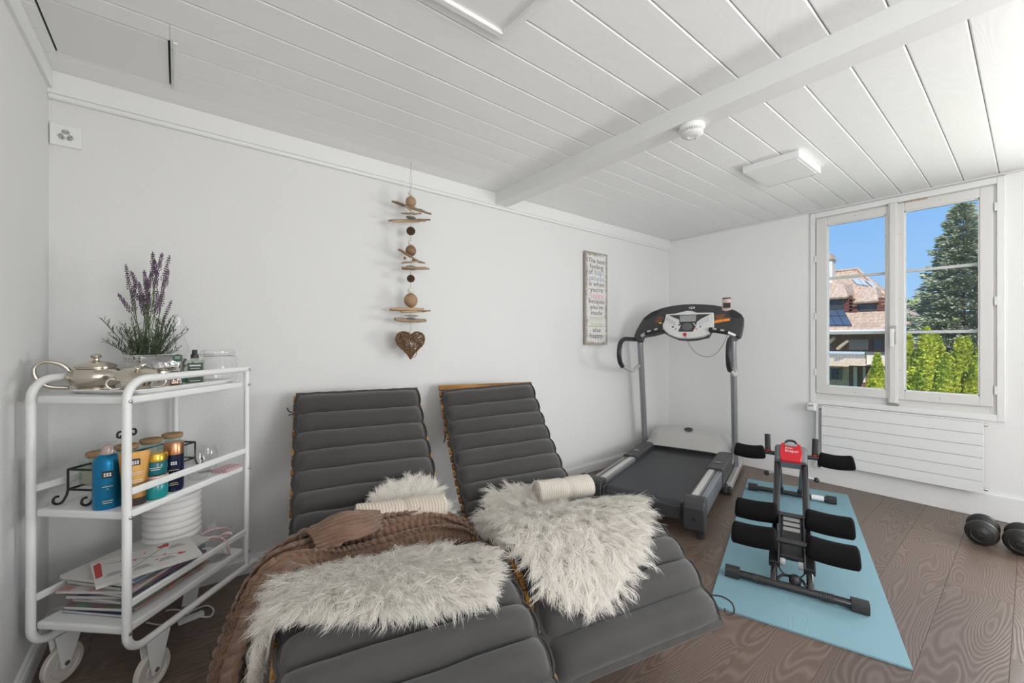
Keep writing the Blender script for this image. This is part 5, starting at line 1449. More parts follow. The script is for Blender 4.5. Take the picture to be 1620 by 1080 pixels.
b = MB(); b.tube([(.0535 * cos(2 * pi * k / 32), .0535 * sin(2 * pi * k / 32), .1125) for k in range(32)], .002, 6, closed=True); b.build('seal', mat('pale_seal', (.72, .68, .66), .6), cj, smooth=True)
b = MB(); b.tube([(.052 * cos(2 * pi * k / 32), .052 * sin(2 * pi * k / 32), .104) for k in range(32)], .0012, 6, closed=True)
b.tube(bez([(.053, 0, .104), (.060, 0, .098), (.064, 0, .090), (.066, 0, .084)], 4), .0014, 6)
b.tube(bez([(-.053, .012, .104), (-.062, .012, .112), (-.058, .010, .122), (-.048, 0, .127), (-.058, -.010, .122), (-.064, -.012, .110), (-.053, -.012, .104)], 4), .0014, 6); b.build('wire_clip', M['steel'], cj, smooth=True)

# ---- middle shelf: iron rack with cork-lidded jars
irk = root('iron_jar_rack', TP1 + LX * .256 + LY * .232 + Vector((0, 0, ZM)), TRA, 'black wrought iron rack with curled feet and handle on the middle shelf', 'rack')
RL, RW = .375, .098; z0, z1 = .040, .104
b = MB()
def loop(z, r_=.0032):
    return [(-RL / 2, -RW / 2, z), (RL / 2, -RW / 2, z), (RL / 2, RW / 2, z), (-RL / 2, RW / 2, z)]
for z in (z0, z1):
    c = loop(z)
    for k in range(4): b.tube([c[k], c[(k + 1) % 4]], .0036, 8)
for x in (-RL / 2, RL / 2):
    for y in (-RW / 2, RW / 2): b.tube([(x, y, z0), (x, y, z1)], .0032, 8)
for x in (-.1, 0, .1): b.tube([(x, -RW / 2, z0), (x, RW / 2, z0)], .003, 6)
b.build('frame', M['iron'], irk, smooth=45)
for x in (-RL / 2, RL / 2):
    sx = 1 if x > 0 else -1
    for y in (-RW / 2, RW / 2):
        pts = [(x, y, z0), (x + sx * .004, y, z0 - .016), (x + sx * .016, y, z0 - .034), (x + sx * .032, y, z0 - .035), (x + sx * .041, y, z0 - .024), (x + sx * .036, y, z0 - .013), (x + sx * .026, y, z0 - .013)]
        b = MB(); b.tube(bez(pts, 5), .0036, 8); b.build('curled_foot', M['iron'], irk, smooth=True)
yh = RW / 2
b = MB(); b.tube([(0, yh, z1), (0, yh, z1 + .065)], .0036, 8)
for sd in (-1, 1): b.tube(bez([(0, yh, z1 + .060), (sd * .012, yh, z1 + .082), (sd * .030, yh, z1 + .084), (sd * .034, yh, z1 + .070), (sd * .024, yh, z1 + .064), (sd * .020, yh, z1 + .072)], 5), .0036, 8)
b.tube(bez([(-.004, yh, z1 + .065), (-.014, yh, z1 + .097), (.0, yh, z1 + .122), (.014, yh, z1 + .100), (.004, yh, z1 + .065)], 6), .0036, 8); b.build('scroll_handle', M['iron'], irk, smooth=True)
cork = mat('cork', (.36, .21, .10), .8, bump=(150, .3), vary=(40, (.47, .30, .16), 1))
sand = mat('cream_filling', (.62, .54, .40), .9)
where = ['leftmost, with cream filling,', 'second from the left,', 'third from the left,', 'rightmost']
for k, (xx, fill) in enumerate(((-.135, True), (-.045, False), (.045, False), (.135, False))):
    p = TP1 + LX * (.256 + xx) + LY * .232
    j = root('cork_jar', (p.x, p.y, ZM + z0 + .0045), TRA, 'square glass jar with cork lid, %s in the iron rack' % where[k], 'jar', 'cork-lidded jars in the iron rack')
    b = MB(); pr = rrect(-.036, .036, -.036, .036, .008, 3)
    b.prism(pr, 0, .075, lambda a, c, h: Vector((a, c, h))); b.build('body', M['glass_g'], j, bevel=.004)
    b = MB(); b.lathe([(.026, .075), (.026, .085), (.033, .087), (.033, .091), (.028, .092)], 28); b.build('neck', M['glass_g'], j, smooth=40)
    b = MB(); b.lathe([(0, .088), (.027, .088), (.029, .093), (.033, .094), (.034, .104), (.031, .106), (0, .106)], 28); b.build('cork_lid', cork, j, smooth=40)
    if fill:
        b = MB(); b.prism(rrect(-.031, .031, -.031, .031, .008, 3), .004, .062, lambda a, c, h: Vector((a, c, h))); b.build('filling', sand, j, bevel=.003)
def grid_mark(par, w, z, y, m, s=.0042):
    b = MB()
    for r_ in range(2):
        for c_ in range(3): b.box(-w / 2 + c_ * (w / 3) + .0008, -w / 2 + (c_ + 1) * w / 3 - .0008, y - .0004, y, z + r_ * (w / 3) + .0008, z + (r_ + 1) * w / 3 - .0008)
    return b.build('grid_emblem', m, par)
goldink = mat('gold_ink', (.75, .62, .35), .4); whiteink = M['plastic_w']
FACE = YAW - radians(90)
bc = put('shower_foam_can', 170, 1.300, ZM, FACE, 'metallic blue foam can with clear cap at the front of the middle shelf', 'can')
b = MB(); b.lathe([(0, 0), (.0335, 0), (.0345, .003), (.0345, .138), (.032, .150), (.022, .162), (.018, .165)], 36); body = b.build('body', mat('metallic_blue', (.012, .20, .40), .28, .65), bc, smooth=40)
b = MB(); b.lathe([(.018, .164), (.017, .172), (.013, .184), (.008, .192), (0, .194)], 24); b.build('nozzle', mat('rose_beige', (.45, .34, .30), .4), bc, smooth=40)
b = MB(); b.lathe([(.024, .164), (.023, .190), (.018, .200), (0, .202)], 28); b.build('clear_cap', M['glass'], bc, smooth=40)
Mlab = mat('print_black', (.02, .02, .025), .5)
b = MB(); b.box(-.013, .013, -.0354, -.0344, .096, .118); q_ = b.build('logo_patch', Mlab, body)
grid_mark(body, .018, .101, -.0356, whiteink)
b = MB()
for k, (w, z) in enumerate(((.024, .070), (.004, .062), (.024, .026), (.020, .020))): b.box(-w / 2, w / 2, -.0352, -.0346, z, z + .0016)
b.build('label_print', goldink, body)
gt = put('body_scrub_tube', 213, 1.315, ZM, FACE + radians(8), 'gold cosmetic tube standing on its dark cap beside the blue can', 'tube')
def squeeze2(par, h, w, d, mb_, mc_, cap):
    b = MB(); n = 24
    def f(i, j):
        t = i / 12; a = 2 * pi * j / n; wx = w / 2 * (.74 + .26 * t); wy = d / 2 * (1 - t ** 1.5) + .001
        return (wx * cos(a), wy * sin(a), cap + (h - cap) * t)
    b.grid(13, n, f, closev=True); b.f.append(tuple(range(n))); b.mi.append(0); b.f.append(tuple(12 * n + k for k in range(n))); b.mi.append(0)
    o = b.build('body', mb_, par, smooth=50)
    b = MB(); b.lathe([(0, 0), (w * .34, 0), (w * .36, .002), (w * .36, cap - .001), (0, cap - .001)], 28, None, 1, d / w * 1.05); b.build('cap', mc_, par, smooth=40); return o
gb = squeeze2(gt, .166, .077, .044, mat('satin_gold', (.40, .215, .06), .45, .6), mat('brown_cap', (.05, .03, .028), .4), .026)
b = MB(); b.box(-.012, .012, -.0130, -.0120, .126, .146); b.build('logo_patch', Mlab, gb)
grid_mark(gb, .018, .129, -.0132, whiteink)
b = MB()
for (w, z, y) in ((.034, .104, -.0165), (.03, .098, -.0172), (.03, .080, -.019), (.034, .074, -.0195)): b.box(-w / 2, w / 2, y - .0006, y, z, z + .0016)
b.build('label_print', whiteink, gb)
teal = mat('teal_gloss', (.008, .13, .15), .22); teal2 = mat('turquoise_gloss', (.015, .27, .28), .25); pinkb = mat('rose_gold_lid', (.56, .42, .36), .3, .4); gold = mat('gold_lid', (.62, .38, .05), .22, .8)
j1 = put('cream_jar', 246, 1.375, ZM, FACE, 'turquoise cream jar with rose lid carrying another jar', 'jar')
b = MB(); b.lathe([(0, 0), (.026, 0), (.031, .004), (.033, .02), (.033, .046), (.031, .050), (0, .050)], 36); b.build('body', teal2, j1, smooth=40)
b = MB(); b.lathe([(.031, .050), (.034, .051), (.034, .074), (.032, .077), (0, .077)], 36); b.build('lid', pinkb, j1, smooth=40)
j2 = put('cream_jar', 246, 1.375, ZM + .0775, FACE, 'dark teal cream jar with gold lid on top of another jar', 'jar')
b = MB(); b.lathe([(0, 0), (.026, 0), (.030, .003), (.031, .02), (.031, .042), (.029, .045), (0, .045)], 36); jb = b.build('body', teal, j2, smooth=40)
b = MB(); b.lathe([(.029, .045), (.032, .046), (.032, .068), (.030, .071), (0, .071)], 36); b.build('lid', gold, j2, smooth=40)
b = MB()
for (w, z) in ((.030, .026), (.024, .020)): b.box(-w / 2, w / 2, -.0322, -.0305, z, z + .0015)
b.build('label_print', whiteink, jb)
db = put('dark_bottle', 275, 1.448, ZM, FACE, 'midnight blue bottle with copper cap on the middle shelf', 'bottle')
b = MB(); b.lathe([(0, 0), (.024, 0), (.0275, .004), (.0285, .015), (.0285, .125), (0, .125)], 32); body = b.build('body', mat('midnight_blue', (.010, .015, .045), .2), db, smooth=40)
b = MB(); b.lathe([(.0285, .126), (.0285, .163), (.027, .166), (0, .166)], 32); b.build('cap', mat('copper_cap', (.50, .24, .13), .28, .85), db, smooth=40)
grid_mark(body, .018, .092, -.0294, whiteink)
b = MB()
for (w, z) in ((.028, .074), (.004, .066), (.022, .030), (.026, .024)): b.box(-w / 2, w / 2, -.0292, -.0286, z, z + .0014)
b.build('label_print', goldink, body)
for k, (px, dp_, lab) in enumerate(((313, 1.565, 'clear drinking glass on the middle shelf, nearer the bottles'), (326, 1.645, 'clear drinking glass on the middle shelf, nearer the pink napkin'))):
    g_ = put('drinking_glass', px, dp_, ZM, 0, lab, 'glass', 'drinking glasses on the trolley')
    b = MB(); b.lathe([(0, .0), (.024, .0), (.028, .004), (.037, .030), (.039, .050), (.036, .080), (.032, .100)], 32); b.build('bowl', M['glass'], g_, smooth=40)
def checked(name):
    m = bpy.data.materials.new(name); m.use_nodes = True; nt = m.node_tree; bs = nt.nodes['Principled BSDF']; bs.inputs['Roughness'].default_value = .9
    tc = nt.nodes.new('ShaderNodeTexCoord'); ck = nt.nodes.new('ShaderNodeTexChecker'); ck.inputs['Scale'].default_value = 130
    ck.inputs[1].default_value = (.72, .55, .56, 1); ck.inputs[2].default_value = (.62, .36, .38, 1); nt.links.new(tc.outputs['Object'], ck.inputs[0]); nt.links.new(ck.outputs[0], bs.inputs['Base Color']); return m
np_ = put('napkin', 362, 1.672, ZM, TRA, 'folded pink checked napkin at the end of the middle shelf', 'napkin')
mck = checked('pink_check')
for k in range(3):
    b = MB(); b.box(-.045 + k * .002, .045 - k * .003, -.024, .040 - k * .002, .0005 + k * .004, .0040 + k * .004); b.build('layer', mck, np_, bevel=.0015)

# ---- bottom shelf: magazines, ribbed vase, ribbon jar
rnd = random.Random(9)
cols = [(.10, .13, .24), (.42, .16, .15), (.16, .30, .20), (.10, .18, .42), (.60, .58, .55), (.07, .10, .20), (.45, .42, .30), (.30, .12, .14), (.65, .63, .60), (.12, .12, .14), (.40, .38, .40), (.62, .60, .57), (.66, .64, .60)]
paper = mat('paper_edge', (.62, .61, .58), .8)
z = ZB + .0005
mags = []
names = ['dark navy', 'red', 'green', 'blue', 'pale grey', 'midnight blue', 'olive', 'maroon', 'white', 'black', 'grey-lilac', 'broad white']
order = ['lowest of the stack', 'second from the bottom of the stack', 'third from the bottom of the stack', 'fourth from the bottom of the stack', 'fifth from the bottom of the stack', 'sixth from the bottom of the stack', 'sixth from the top of the stack', 'fifth from the top of the stack', 'fourth from the top of the stack', 'third from the top of the stack', 'second magazine from the top of the stack', 'just under the top magazine']
for k in range(12):
    h = rnd.uniform(.007, .012); w, l = (.215, .285)
    if k in (8, 11): w, l = .235, .31
    rz = TRA + radians(rnd.uniform(-7, 7)); cxy = TP1 + LX * (.200 + rnd.uniform(-.012, .018)) + LY * (.160 + rnd.uniform(-.008, .012))
    m_ = root('magazine', (cxy.x, cxy.y, z), rz, '%s magazine, %s on the bottom shelf' % (names[k], order[k]), 'magazine', 'magazines on the bottom shelf')
    cm = mat('cover_%s' % names[k].replace(' ', '_'), cols[k], .35, vary=(18, cols[(k + 5) % 12], .8))
    b = MB(); b.box(-l / 2, l / 2, -w / 2, w / 2, .0008, h - .0008); b.build('pages', paper, m_)
    b = MB(); b.box(-l / 2 - .001, l / 2 + .001, -w / 2 - .001, w / 2 + .001, h - .0008, h); b.build('front_cover', cm, m_)
    b = MB(); b.box(-l / 2 - .001, l / 2 + .001, -w / 2 - .001, w / 2 + .001, 0, .0008); b.build('back_cover', cm, m_)
    b = MB(); b.box(-l / 2 - .0016, l / 2 + .0016, -w / 2 - .0018, -w / 2 - .0008, 0.0005, h - .0005); b.build('spine', cm, m_)
    z += h + .0003
c_ = (at_depth(125, 1.342, 0) + at_depth(331, 1.492, 0)) / 2
tpm = root('magazine', (c_.x, c_.y, z), math.atan2(*reversed((at_depth(331, 1.4916, 0) - at_depth(187, 1.3128, 0))[:2])), 'white magazine with red hearts and arrows, on top of the stack', 'magazine', 'magazines on the bottom shelf')
l, w = .262, .195
white = mat('cover_cream', (.70, .68, .65), .35)
b = MB(); b.box(-l / 2, l / 2, -w / 2, w / 2, .0008, .0092); b.build('pages', paper, tpm)
b = MB(); b.box(-l / 2 - .001, l / 2 + .001, -w / 2 - .001, w / 2 + .001, .0092, .0100); fc = b.build('front_cover', white, tpm)
redi = mat('red_ink', (.52, .03, .03), .4); blk = mat('black_ink', (.06, .05, .05), .5)
def hrt(b, x, y, s, a=0):
    pts = []
    for k in range(20):
        t = 2 * pi * k / 20; px_, py_ = s * 16 * sin(t) ** 3 / 17, s * (13 * cos(t) - 5 * cos(2 * t) - 2 * cos(3 * t) - cos(4 * t)) / 17
        pts.append((x + px_ * cos(a) - py_ * sin(a), y + px_ * sin(a) + py_ * cos(a)))
    b.prism(pts, .0100, .0103, lambda u, v, h: Vector((u, v, h)))
for (x, y, s, a) in ((-.062, -.072, .014, -1.6), (.085, -.035, .013, -.6), (.055, .072, .020, .6), (-.03, .02, .006, 0), (.02, -.03, .006, .5), (.0, .055, .005, .3), (-.06, .045, .005, .2), (.045, -.005, .005, 0)):
    b = MB(); hrt(b, x, y, s, a); b.build('printed_heart', redi, fc)
b = MB(); b.prism([(-.064, -.060), (-.059, -.060), (.054, .062), (.049, .062)], .0100, .0103, lambda u, v, h: Vector((u, v, h))); b.build('printed_stick', mat('stick_tan', (.40, .30, .18), .6), fc)
b = MB(); b.prism([(-.10, .062), (-.10, .060), (.08, -.030), (.08, -.028)], .0100, .01025, lambda u, v, h: Vector((u, v, h))); b.build('printed_arrow', blk, fc)
b = MB(); b.prism([(-.128, -.04), (-.126, .07), (-.112, .085), (-.108, .07), (-.112, -.035)], .0100, .0103, lambda u, v, h: Vector((u, v, h))); b.build('printed_band', redi, fc)
for (x, y) in ((.045, -.055), (.085, .03), (-.085, -.05), (-.02, -.065)):
    for k in range(4):
        b = MB(); b.box(x - .024 + .003 * k, x + .024 - .004 * k, y + k * .007, y + k * .007 + .0022, .0100, .01025); b.build('printed_line', blk, fc)

vz = put('ribbed_vase', 273, 1.625, ZB, 0, 'white ribbed cylindrical vase behind the magazines', 'vase')
b = MB(); prf = [(0, 0), (.080, 0)]
nr = 11; vh = .275
for k in range(nr):
    z0_ = vh * k / nr; hh = vh / nr
    for t in range(6): prf.append((.080 + .0115 * sin(pi * (t + .2) / 6.2) ** .6, z0_ + hh * t / 6))
prf += [(.080, vh), (.074, vh), (.072, .02), (0, .02)]
b.lathe(prf, 48); b.build('body', mat('matt_white_ceramic', (.78, .765, .745), .6), vz, smooth=60)
rj = put('ribbon_jar', 341, 1.655, ZB, FACE, 'clear glass jar tied with a pink ribbon on the bottom shelf', 'jar')
b = MB(); b.lathe([(0, 0), (.040, 0), (.046, .004), (.048, .02), (.048, .080), (.042, .095), (.044, .105), (.0565, .118), (.057, .122)], 36); b.build('body', M['glass'], rj, smooth=40)
rib = mat('pink_ribbon', (.66, .40, .41), .6, vary=(120, (.75, .62, .60), 1))
b = MB(); b.tube([(.0445 * cos(2 * pi * k / 32), .0445 * sin(2 * pi * k / 32), .099) for k in range(32)], .004, 6, closed=True, flat=(1.4, .4)); b.build('ribbon_band', rib, rj, smooth=True)
for pts in ([(.01, -.045, .099), (.03, -.060, .112), (.052, -.060, .106), (.04, -.056, .096), (.012, -.047, .098)], [(.01, -.045, .099), (-.012, -.060, .110), (-.030, -.058, .103), (-.018, -.054, .095), (.008, -.047, .098)],
            [(.012, -.046, .098), (.030, -.062, .085), (.040, -.066, .060), (.046, -.066, .025)], [(.010, -.046, .098), (.012, -.060, .080), (.022, -.062, .050), (.026, -.062, .03)]):
    b = MB(); b.tube(bez(pts, 5), .005, 6, flat=(1, .25)); b.build('ribbon_loop', rib, rj, smooth=True)

# ---- cable, switch and plug under the trolley
cbw = M['plastic_w']
lead = root('power_lead', (0, 0, 0), 0, 'white cable with inline switch lying under the trolley', 'cable')
b = MB(); b.tube(bez([on_z(232, 985, .004), on_z(262, 988, .004), on_z(275, 975, .004), on_z(290, 968, .004), on_z(278, 964, .004), on_z(262, 966, .004)], 6), .0032, 8)
b.tube(bez([on_z(316, 975, .006), on_z(332, 975, .004), on_z(338, 965, .004), on_z(328, 958, .004), on_z(308, 964, .004), on_z(296, 972, .005)], 6), .0032, 8); b.build('cord', cbw, lead, smooth=True)
a_, c2 = on_z(288, 986, 0), on_z(316, 975, 0); mid = (a_ + c2) / 2
b = MB(); b.box(-.042, .042, -.014, .014, .0005, .018, Matrix.Translation((mid.x, mid.y, 0)) @ Matrix.Rotation(math.atan2(c2.y - a_.y, c2.x - a_.x), 4, 'Z')); b.build('switch', cbw, lead, bevel=.005)
a_ = on_z(299, 962, 0); c2 = Vector((.075, 2.325, .20))
pw = root('white_batten', (a_.x, a_.y, 0), 0, 'narrow white plastic batten leaning at the wall behind the trolley', 'batten')
d_ = c2 - Vector((a_.x, a_.y, 0)); s_ = Vector((d_.y, -d_.x, 0)).normalized() * .024; up_ = s_.cross(d_).normalized() * .009
b = MB(); vs = [Vector((0, 0, .0)) + k * s_ + m_ * up_ + t * d_ + Vector((0, 0, .010)) for t in (0, .62) for m_ in (-1, 1) for k in (-1, 1)]
b.add(vs, [(0, 1, 3, 2), (4, 6, 7, 5), (0, 4, 5, 1), (2, 3, 7, 6), (0, 2, 6, 4), (1, 5, 7, 3)]); b.build('strip', cbw, pw, bevel=.003)

# =================================================================== GARDEN AND NEIGHBOUR'S HOUSE
M['lawn'] = mat('lawn', (.09, .16, .04), .9, bump=(20, .8), vary=(.6, (.14, .20, .06), 1))
b = MB(); b.box(X1 + T + .02, 90, -60, 70, GROUND - .3, GROUND)
tag(b.build('lawn', M['lawn']), 'green lawn far below the window', 'lawn', kind='stuff')

# ---- spruce
def spruce(name, loc, H, R0, seed, label):
    r = root(name, loc, 0, label, 'tree')
    rn = random.Random(seed)
    b = MB(); b.tube([(0, 0, 0), (0, 0, H * .6), (0, 0, H * .98)], [.16, .07, .01], 8); b.build('trunk', mat('spruce_bark', (.06, .05, .04), .9), r, smooth=True)
    V = []; Fs = []
    def tuft(p, d, L):
        # a twig: crossed narrow kites
        d = d.normalized(); s = d.cross(Vector((0, 0, 1)))
        if s.length < .01: s = Vector((1, 0, 0))
        s.normalize(); u = s.cross(d)
        for k in range(2):
            a = rn.uniform(0, pi); w = (s * cos(a) + u * sin(a)) * L * .17
            o = len(V); m_ = p + d * L * .4
            V.extend([tuple(p), tuple(m_ + w), tuple(p + d * L), tuple(m_ - w)]); Fs.append((o, o + 1, o + 2, o + 3))
    z = H * .05
    while z < H * .985:
        t = z / H; reach = R0 * (1 - t) ** .85 + .10
        nb = max(5, int(8 * (1 - t) + 5)); a0 = rn.uniform(0, 6)
        for k in range(nb):
            a = a0 + 2 * pi * k / nb + rn.gauss(0, .15); Rb = reach * rn.uniform(.72, 1.15); zb = z + rn.gauss(0, .06)
            for _ in range(int(40 + 95 * Rb)):
                f = rn.random() ** .6
                off = rn.gauss(0, (.06 + .26 * Rb * f * (1.1 - f * .75)))
                c = Vector((cos(a) * Rb * f - sin(a) * off, sin(a) * Rb * f + cos(a) * off, zb - .20 * Rb * f + .20 * Rb * f * f - abs(off) * .18 + rn.gauss(0, .05)))
                d = Vector((cos(a), sin(a), rn.uniform(-.35, .45))) + Vector((-sin(a), cos(a), 0)) * (off / (.15 + .2 * Rb)) * .9
                tuft(c, d, rn.uniform(.15, .28))
        z += .20 + .26 * (1 - t)
    for _ in range(60): tuft(Vector((0, 0, H * rn.uniform(.93, .99))), Vector((rn.gauss(0, .4), rn.gauss(0, .4), .9)), .25)
    b = MB(); b.v = V; b.f = Fs; b.mi = [0] * len(Fs)
    tag(b.build('foliage', mat(name + '_needles', (.24, .29, .20), .75, vary=(1.6, (.46, .49, .36), 1.0)), r, fix=False), kind='stuff')
    return r
def dir_at(px, dist): d = ray(px, 540); d = d / d.length; return d * dist
p = dir_at(1524, 27.0); dep = p.dot(FW); zt = CAM_H + (540 - 320) * dep / CAM_F
spruce('spruce_tree', (p.x, p.y, GROUND), zt - GROUND, 3.05, 5, 'tall blue-green spruce filling the right sash of the window')

# ---- thuja hedge of single columns
def thuja(px, dist, top_py, wid, seed, label, tint=0):
    p = dir_at(px, dist); dep = p.dot(FW); H = CAM_H + (540 - top_py) * dep / CAM_F - GROUND
    r = root('thuja', (p.x, p.y, GROUND), 0, label, 'thuja', 'thuja hedge below the window')
    rn = random.Random(seed); V = []; Fs = []
    n = 9000
    for k in range(n):
        t = rn.random() ** .75; t = 1 - t * .62                       # more flakes near the tip, which is what shows
        lump = 1 + .22 * sin(t * 23 + seed) * .5
        a = rn.uniform(0, 2 * pi); rad_ = wid * ((1 - t) * 2.6 + .004) ** .75 * lump
        rad_ = min(rad_, wid * 0.98) * (1 + .16 * sin(a * 3 + t * 14 + seed)) * sqrt(rn.uniform(.45, 1.0))
        c = Vector((cos(a) * rad_, sin(a) * rad_, H * t))
        d = Vector((cos(a) * .5, sin(a) * .5, 1.0 + rn.uniform(-.4, .4))) + Vector((rn.gauss(0, .35), rn.gauss(0, .35), 0)); d.normalize()
        L = rn.uniform(.05, .10); s = Vector((-sin(a) + rn.gauss(0, .5), cos(a) + rn.gauss(0, .5), rn.gauss(0, .3))).normalized() * L * .45
        o = len(V); m_ = c + d * L * .55
        V.extend([tuple(c), tuple(m_ + s), tuple(c + d * L), tuple(m_ - s)]); Fs.append((o, o + 1, o + 2, o + 3))
    b = MB(); b.v = V; b.f = Fs; b.mi = [0] * n
    tag(b.build('foliage', M['thuja'], r, fix=False), kind='stuff')
    b = MB(); b.tube([(0, 0, 0), (0, 0, H * .8)], [.09, .02], 8); b.build('trunk', bpy.data.materials['spruce_bark'], r, smooth=True)
M['thuja'] = mat('thuja_green', (.24, .34, .025), .7, vary=(2.6, (.62, .60, .06), 1.0))
for k, (px, dist, top, wid, lab) in enumerate([
    (1388, 15.0, 561, .38, 'lone bright thuja at the right edge of the left sash'),
    (1436, 15.5, 528, .40, 'thuja beside the centre post of the window'),
    (1466, 15.0, 519, .52, 'tallest thuja of the hedge, second in the right sash'),
    (1481, 15.8, 530, .44, 'thuja half hidden behind the tallest one of the hedge'),
    (1497, 14.6, 561, .42, 'lower thuja in the middle of the right sash'),
    (1519, 15.4, 536, .46, 'twin-tipped thuja right of the middle of the right sash'),
    (1530, 15.6, 534, .40, 'thuja with a pointed tip just beside the twin-tipped one'),
    (1544, 14.8, 566, .40, 'low thuja near the right edge of the right sash'),
    (1556, 15.4, 540, .44, 'thuja cut off by the right edge of the right sash')]):
    thuja(px, dist, top, wid * .70, 40 + k, lab)
# ---- distant leafy tree
def leafy(px, dist, top_py, rad_, label, seed):
    p = dir_at(px, dist); dep = p.dot(FW); zt = CAM_H + (540 - top_py) * dep / CAM_F
    r = root('leafy_tree', (p.x, p.y, GROUND), 0, label, 'tree'); rn = random.Random(seed); V = []; Fs = []
    c0 = Vector((0, 0, zt - GROUND - rad_))
    for k in range(4000):
        d = Vector((rn.gauss(0, 1), rn.gauss(0, 1), rn.gauss(0, 1))).normalized(); c = c0 + d * rad_ * (.8 + .2 * rn.random()) * (1 + .12 * mnoise.noise(d * 3))
        s = Vector((rn.gauss(0, 1), rn.gauss(0, 1), rn.gauss(0, 1))).normalized() * .22; t = s.orthogonal().normalized() * .2; o = len(V)
        V.extend([tuple(c - s), tuple(c + t), tuple(c + s), tuple(c - t)]); Fs.append((o, o + 1, o + 2, o + 3))
    b = MB(); b.v = V; b.f = Fs; b.mi = [0] * len(Fs)
    tag(b.build('foliage', mat('leafy_green', (.17, .24, .06), .8, vary=(.8, (.30, .36, .12), 1)), r, fix=False), kind='stuff')
    b = MB(); b.tube([(0, 0, 0), (0, 0, zt - GROUND - rad_)], .3, 8); b.build('trunk', bpy.data.materials['spruce_bark'], r)
leafy(1452, 58, 472, 4.2, 'distant round leafy tree between house and spruce', 3)

# ---- neighbour's house; facade plane x = 30 m, parallel to the window wall
HXF = 30.0
def hp(px, py, x=HXF): return on_x(px, py, x)
def hyz(px, py, x=HXF): q = on_x(px, py, x); return q.y, q.z
hs = root('neighbour_house', (HXF, 8.5, GROUND), 0, 'timber house with brown tiled roof and dormers seen through the left sash', 'house')
HO = Vector((HXF, 8.5, GROUND))
def L3(x, y, z): return (x - HO.x, y - HO.y, z - HO.z)
tile = mat('brown_roof_tile', (.33, .23, .17), .85, bump=(9, .6), vary=(3.0, (.50, .38, .295), 1), scale3=(1, 3.3, 1))
timber = mat('dark_timber', (.115, .065, .045), .8, vary=(4, (.19, .11, .075), 1), scale3=(1, 6, .4))
siding = mat('grey_siding', (.30, .26, .23), .8); cream = mat('cream_render', (.60, .56, .50), .9); brickm = mat('sand_brick', (.48, .37, .27), .9, vary=(7, (.60, .50, .40), 1))
darkg = mat('dark_window', (.03, .035, .04), .15); redsh = mat('red_shutter', (.11, .030, .024), .7); railm = mat('pale_railing', (.50, .51, .52), .6)
yR = hyz(1450, 500)[0]; yL = 17.0
zE = hyz(1350, 523, 29.0)[1]                    # eave edge
zRid = hyz(1345, 428, 35.0)[1]; yRid = on_x(1357, 430, 35.0).y
# roof courses: front slope, each course a step, cut along the hip at the right
b = MB(); nc = 22; xe, xr = 29.0, 35.0
def hipy(t): return (yR - .3) + ((yRid) - (yR - .3)) * t
for k in range(nc):
    t0, t1 = k / nc, (k + 1) / nc
    xa, xb = xe + (xr - xe) * t0, xe + (xr - xe) * t1; za, zb = zE + (zRid - zE) * t0, zE + (zRid - zE) * t1
    lift = .05
    b.add([L3(xa, hipy(t0), za + lift), L3(xa, yL, za + lift), L3(xb, yL, zb + .01), L3(xb, hipy(t1), zb + .01), L3(xa, hipy(t0), za), L3(xa, yL, za)], [(0, 1, 2, 3), (0, 4, 5, 1)])
b.add([L3(xe, hipy(0), zE), L3(xr, hipy(1), zRid), L3(41, hipy(0), zE)], [(0, 1, 2)])
b.add([L3(xr, hipy(1), zRid), L3(xr, yL, zRid), L3(41, yL, zE), L3(41, hipy(0), zE)], [(0, 1, 2, 3)])
roof = b.build('roof', tile, hs, fix=False)
b = MB(); b.tube([L3(xr, yL, zRid + .05), L3(xr, hipy(1), zRid + .05), L3(xe, hipy(0), zE + .05)], .10, 8); b.build('ridge_tiles', tile, roof, smooth=True)
b = MB(); b.tube([L3(xe - .05, hipy(0), zE - .03), L3(xe - .05, yL, zE - .03)], .09, 8); b.build('gutter', railm, roof, smooth=True)
# chimney
cy = on_x(1312.5, 410, 34.0).y; b = MB(); b.box(33.7 - HO.x, 34.4 - HO.x, cy - .22 - HO.y, cy + .22 - HO.y, zRid - 1.2 - HO.z, hyz(1312, 412, 34)[1] - HO.z); ch = b.build('chimney', cream, hs)
b = MB(); zt = hyz(1312, 412, 34)[1]; b.prism([(cy - .3, zt), (cy + .3, zt), (cy + .12, zt + .42), (cy - .12, zt + .42)], 33.6, 34.5, lambda a, c, h: Vector(L3(h, a, c))); b.build('chimney_cap', tile, ch)
# roof plane helper
def roof_x(z): return xe + (xr - xe) * (z - zE) / (zRid - zE)
def roofpt(px, py):
    # intersection of the view ray with the front slope
    d = ray(px, py); n = Vector((-(zRid - zE), 0, xr - xe)); c = n.dot(Vector((xe, 0, zE)))
    t = (c - n.dot(CAMP)) / n.dot(d); return CAMP + d * t
for (pa, pb, pc, pd) in (((1348, 443), (1358, 444.5), (1366, 453), (1356, 452)), ((1359, 444.5), (1365, 445.5), (1374, 454.5), (1367, 453.5)), ((1369, 446), (1376, 447.5), (1389, 458), (1382, 457))):
    b = MB(); q = [roofpt(*p) for p in (pa, pb, pc, pd)]
    b.add([L3(*(p + Vector((-.06, 0, .12)))) for p in q] + [L3(*p) for p in q], [(0, 1, 2, 3), (0, 4, 5, 1), (1, 5, 6, 2), (2, 6, 7, 3), (3, 7, 4, 0)]); b.build('skylight', mat('skylight_glass', (.35, .42, .50), .1) if 'skylight_glass' not in bpy.data.materials else bpy.data.materials['skylight_glass'], roof)
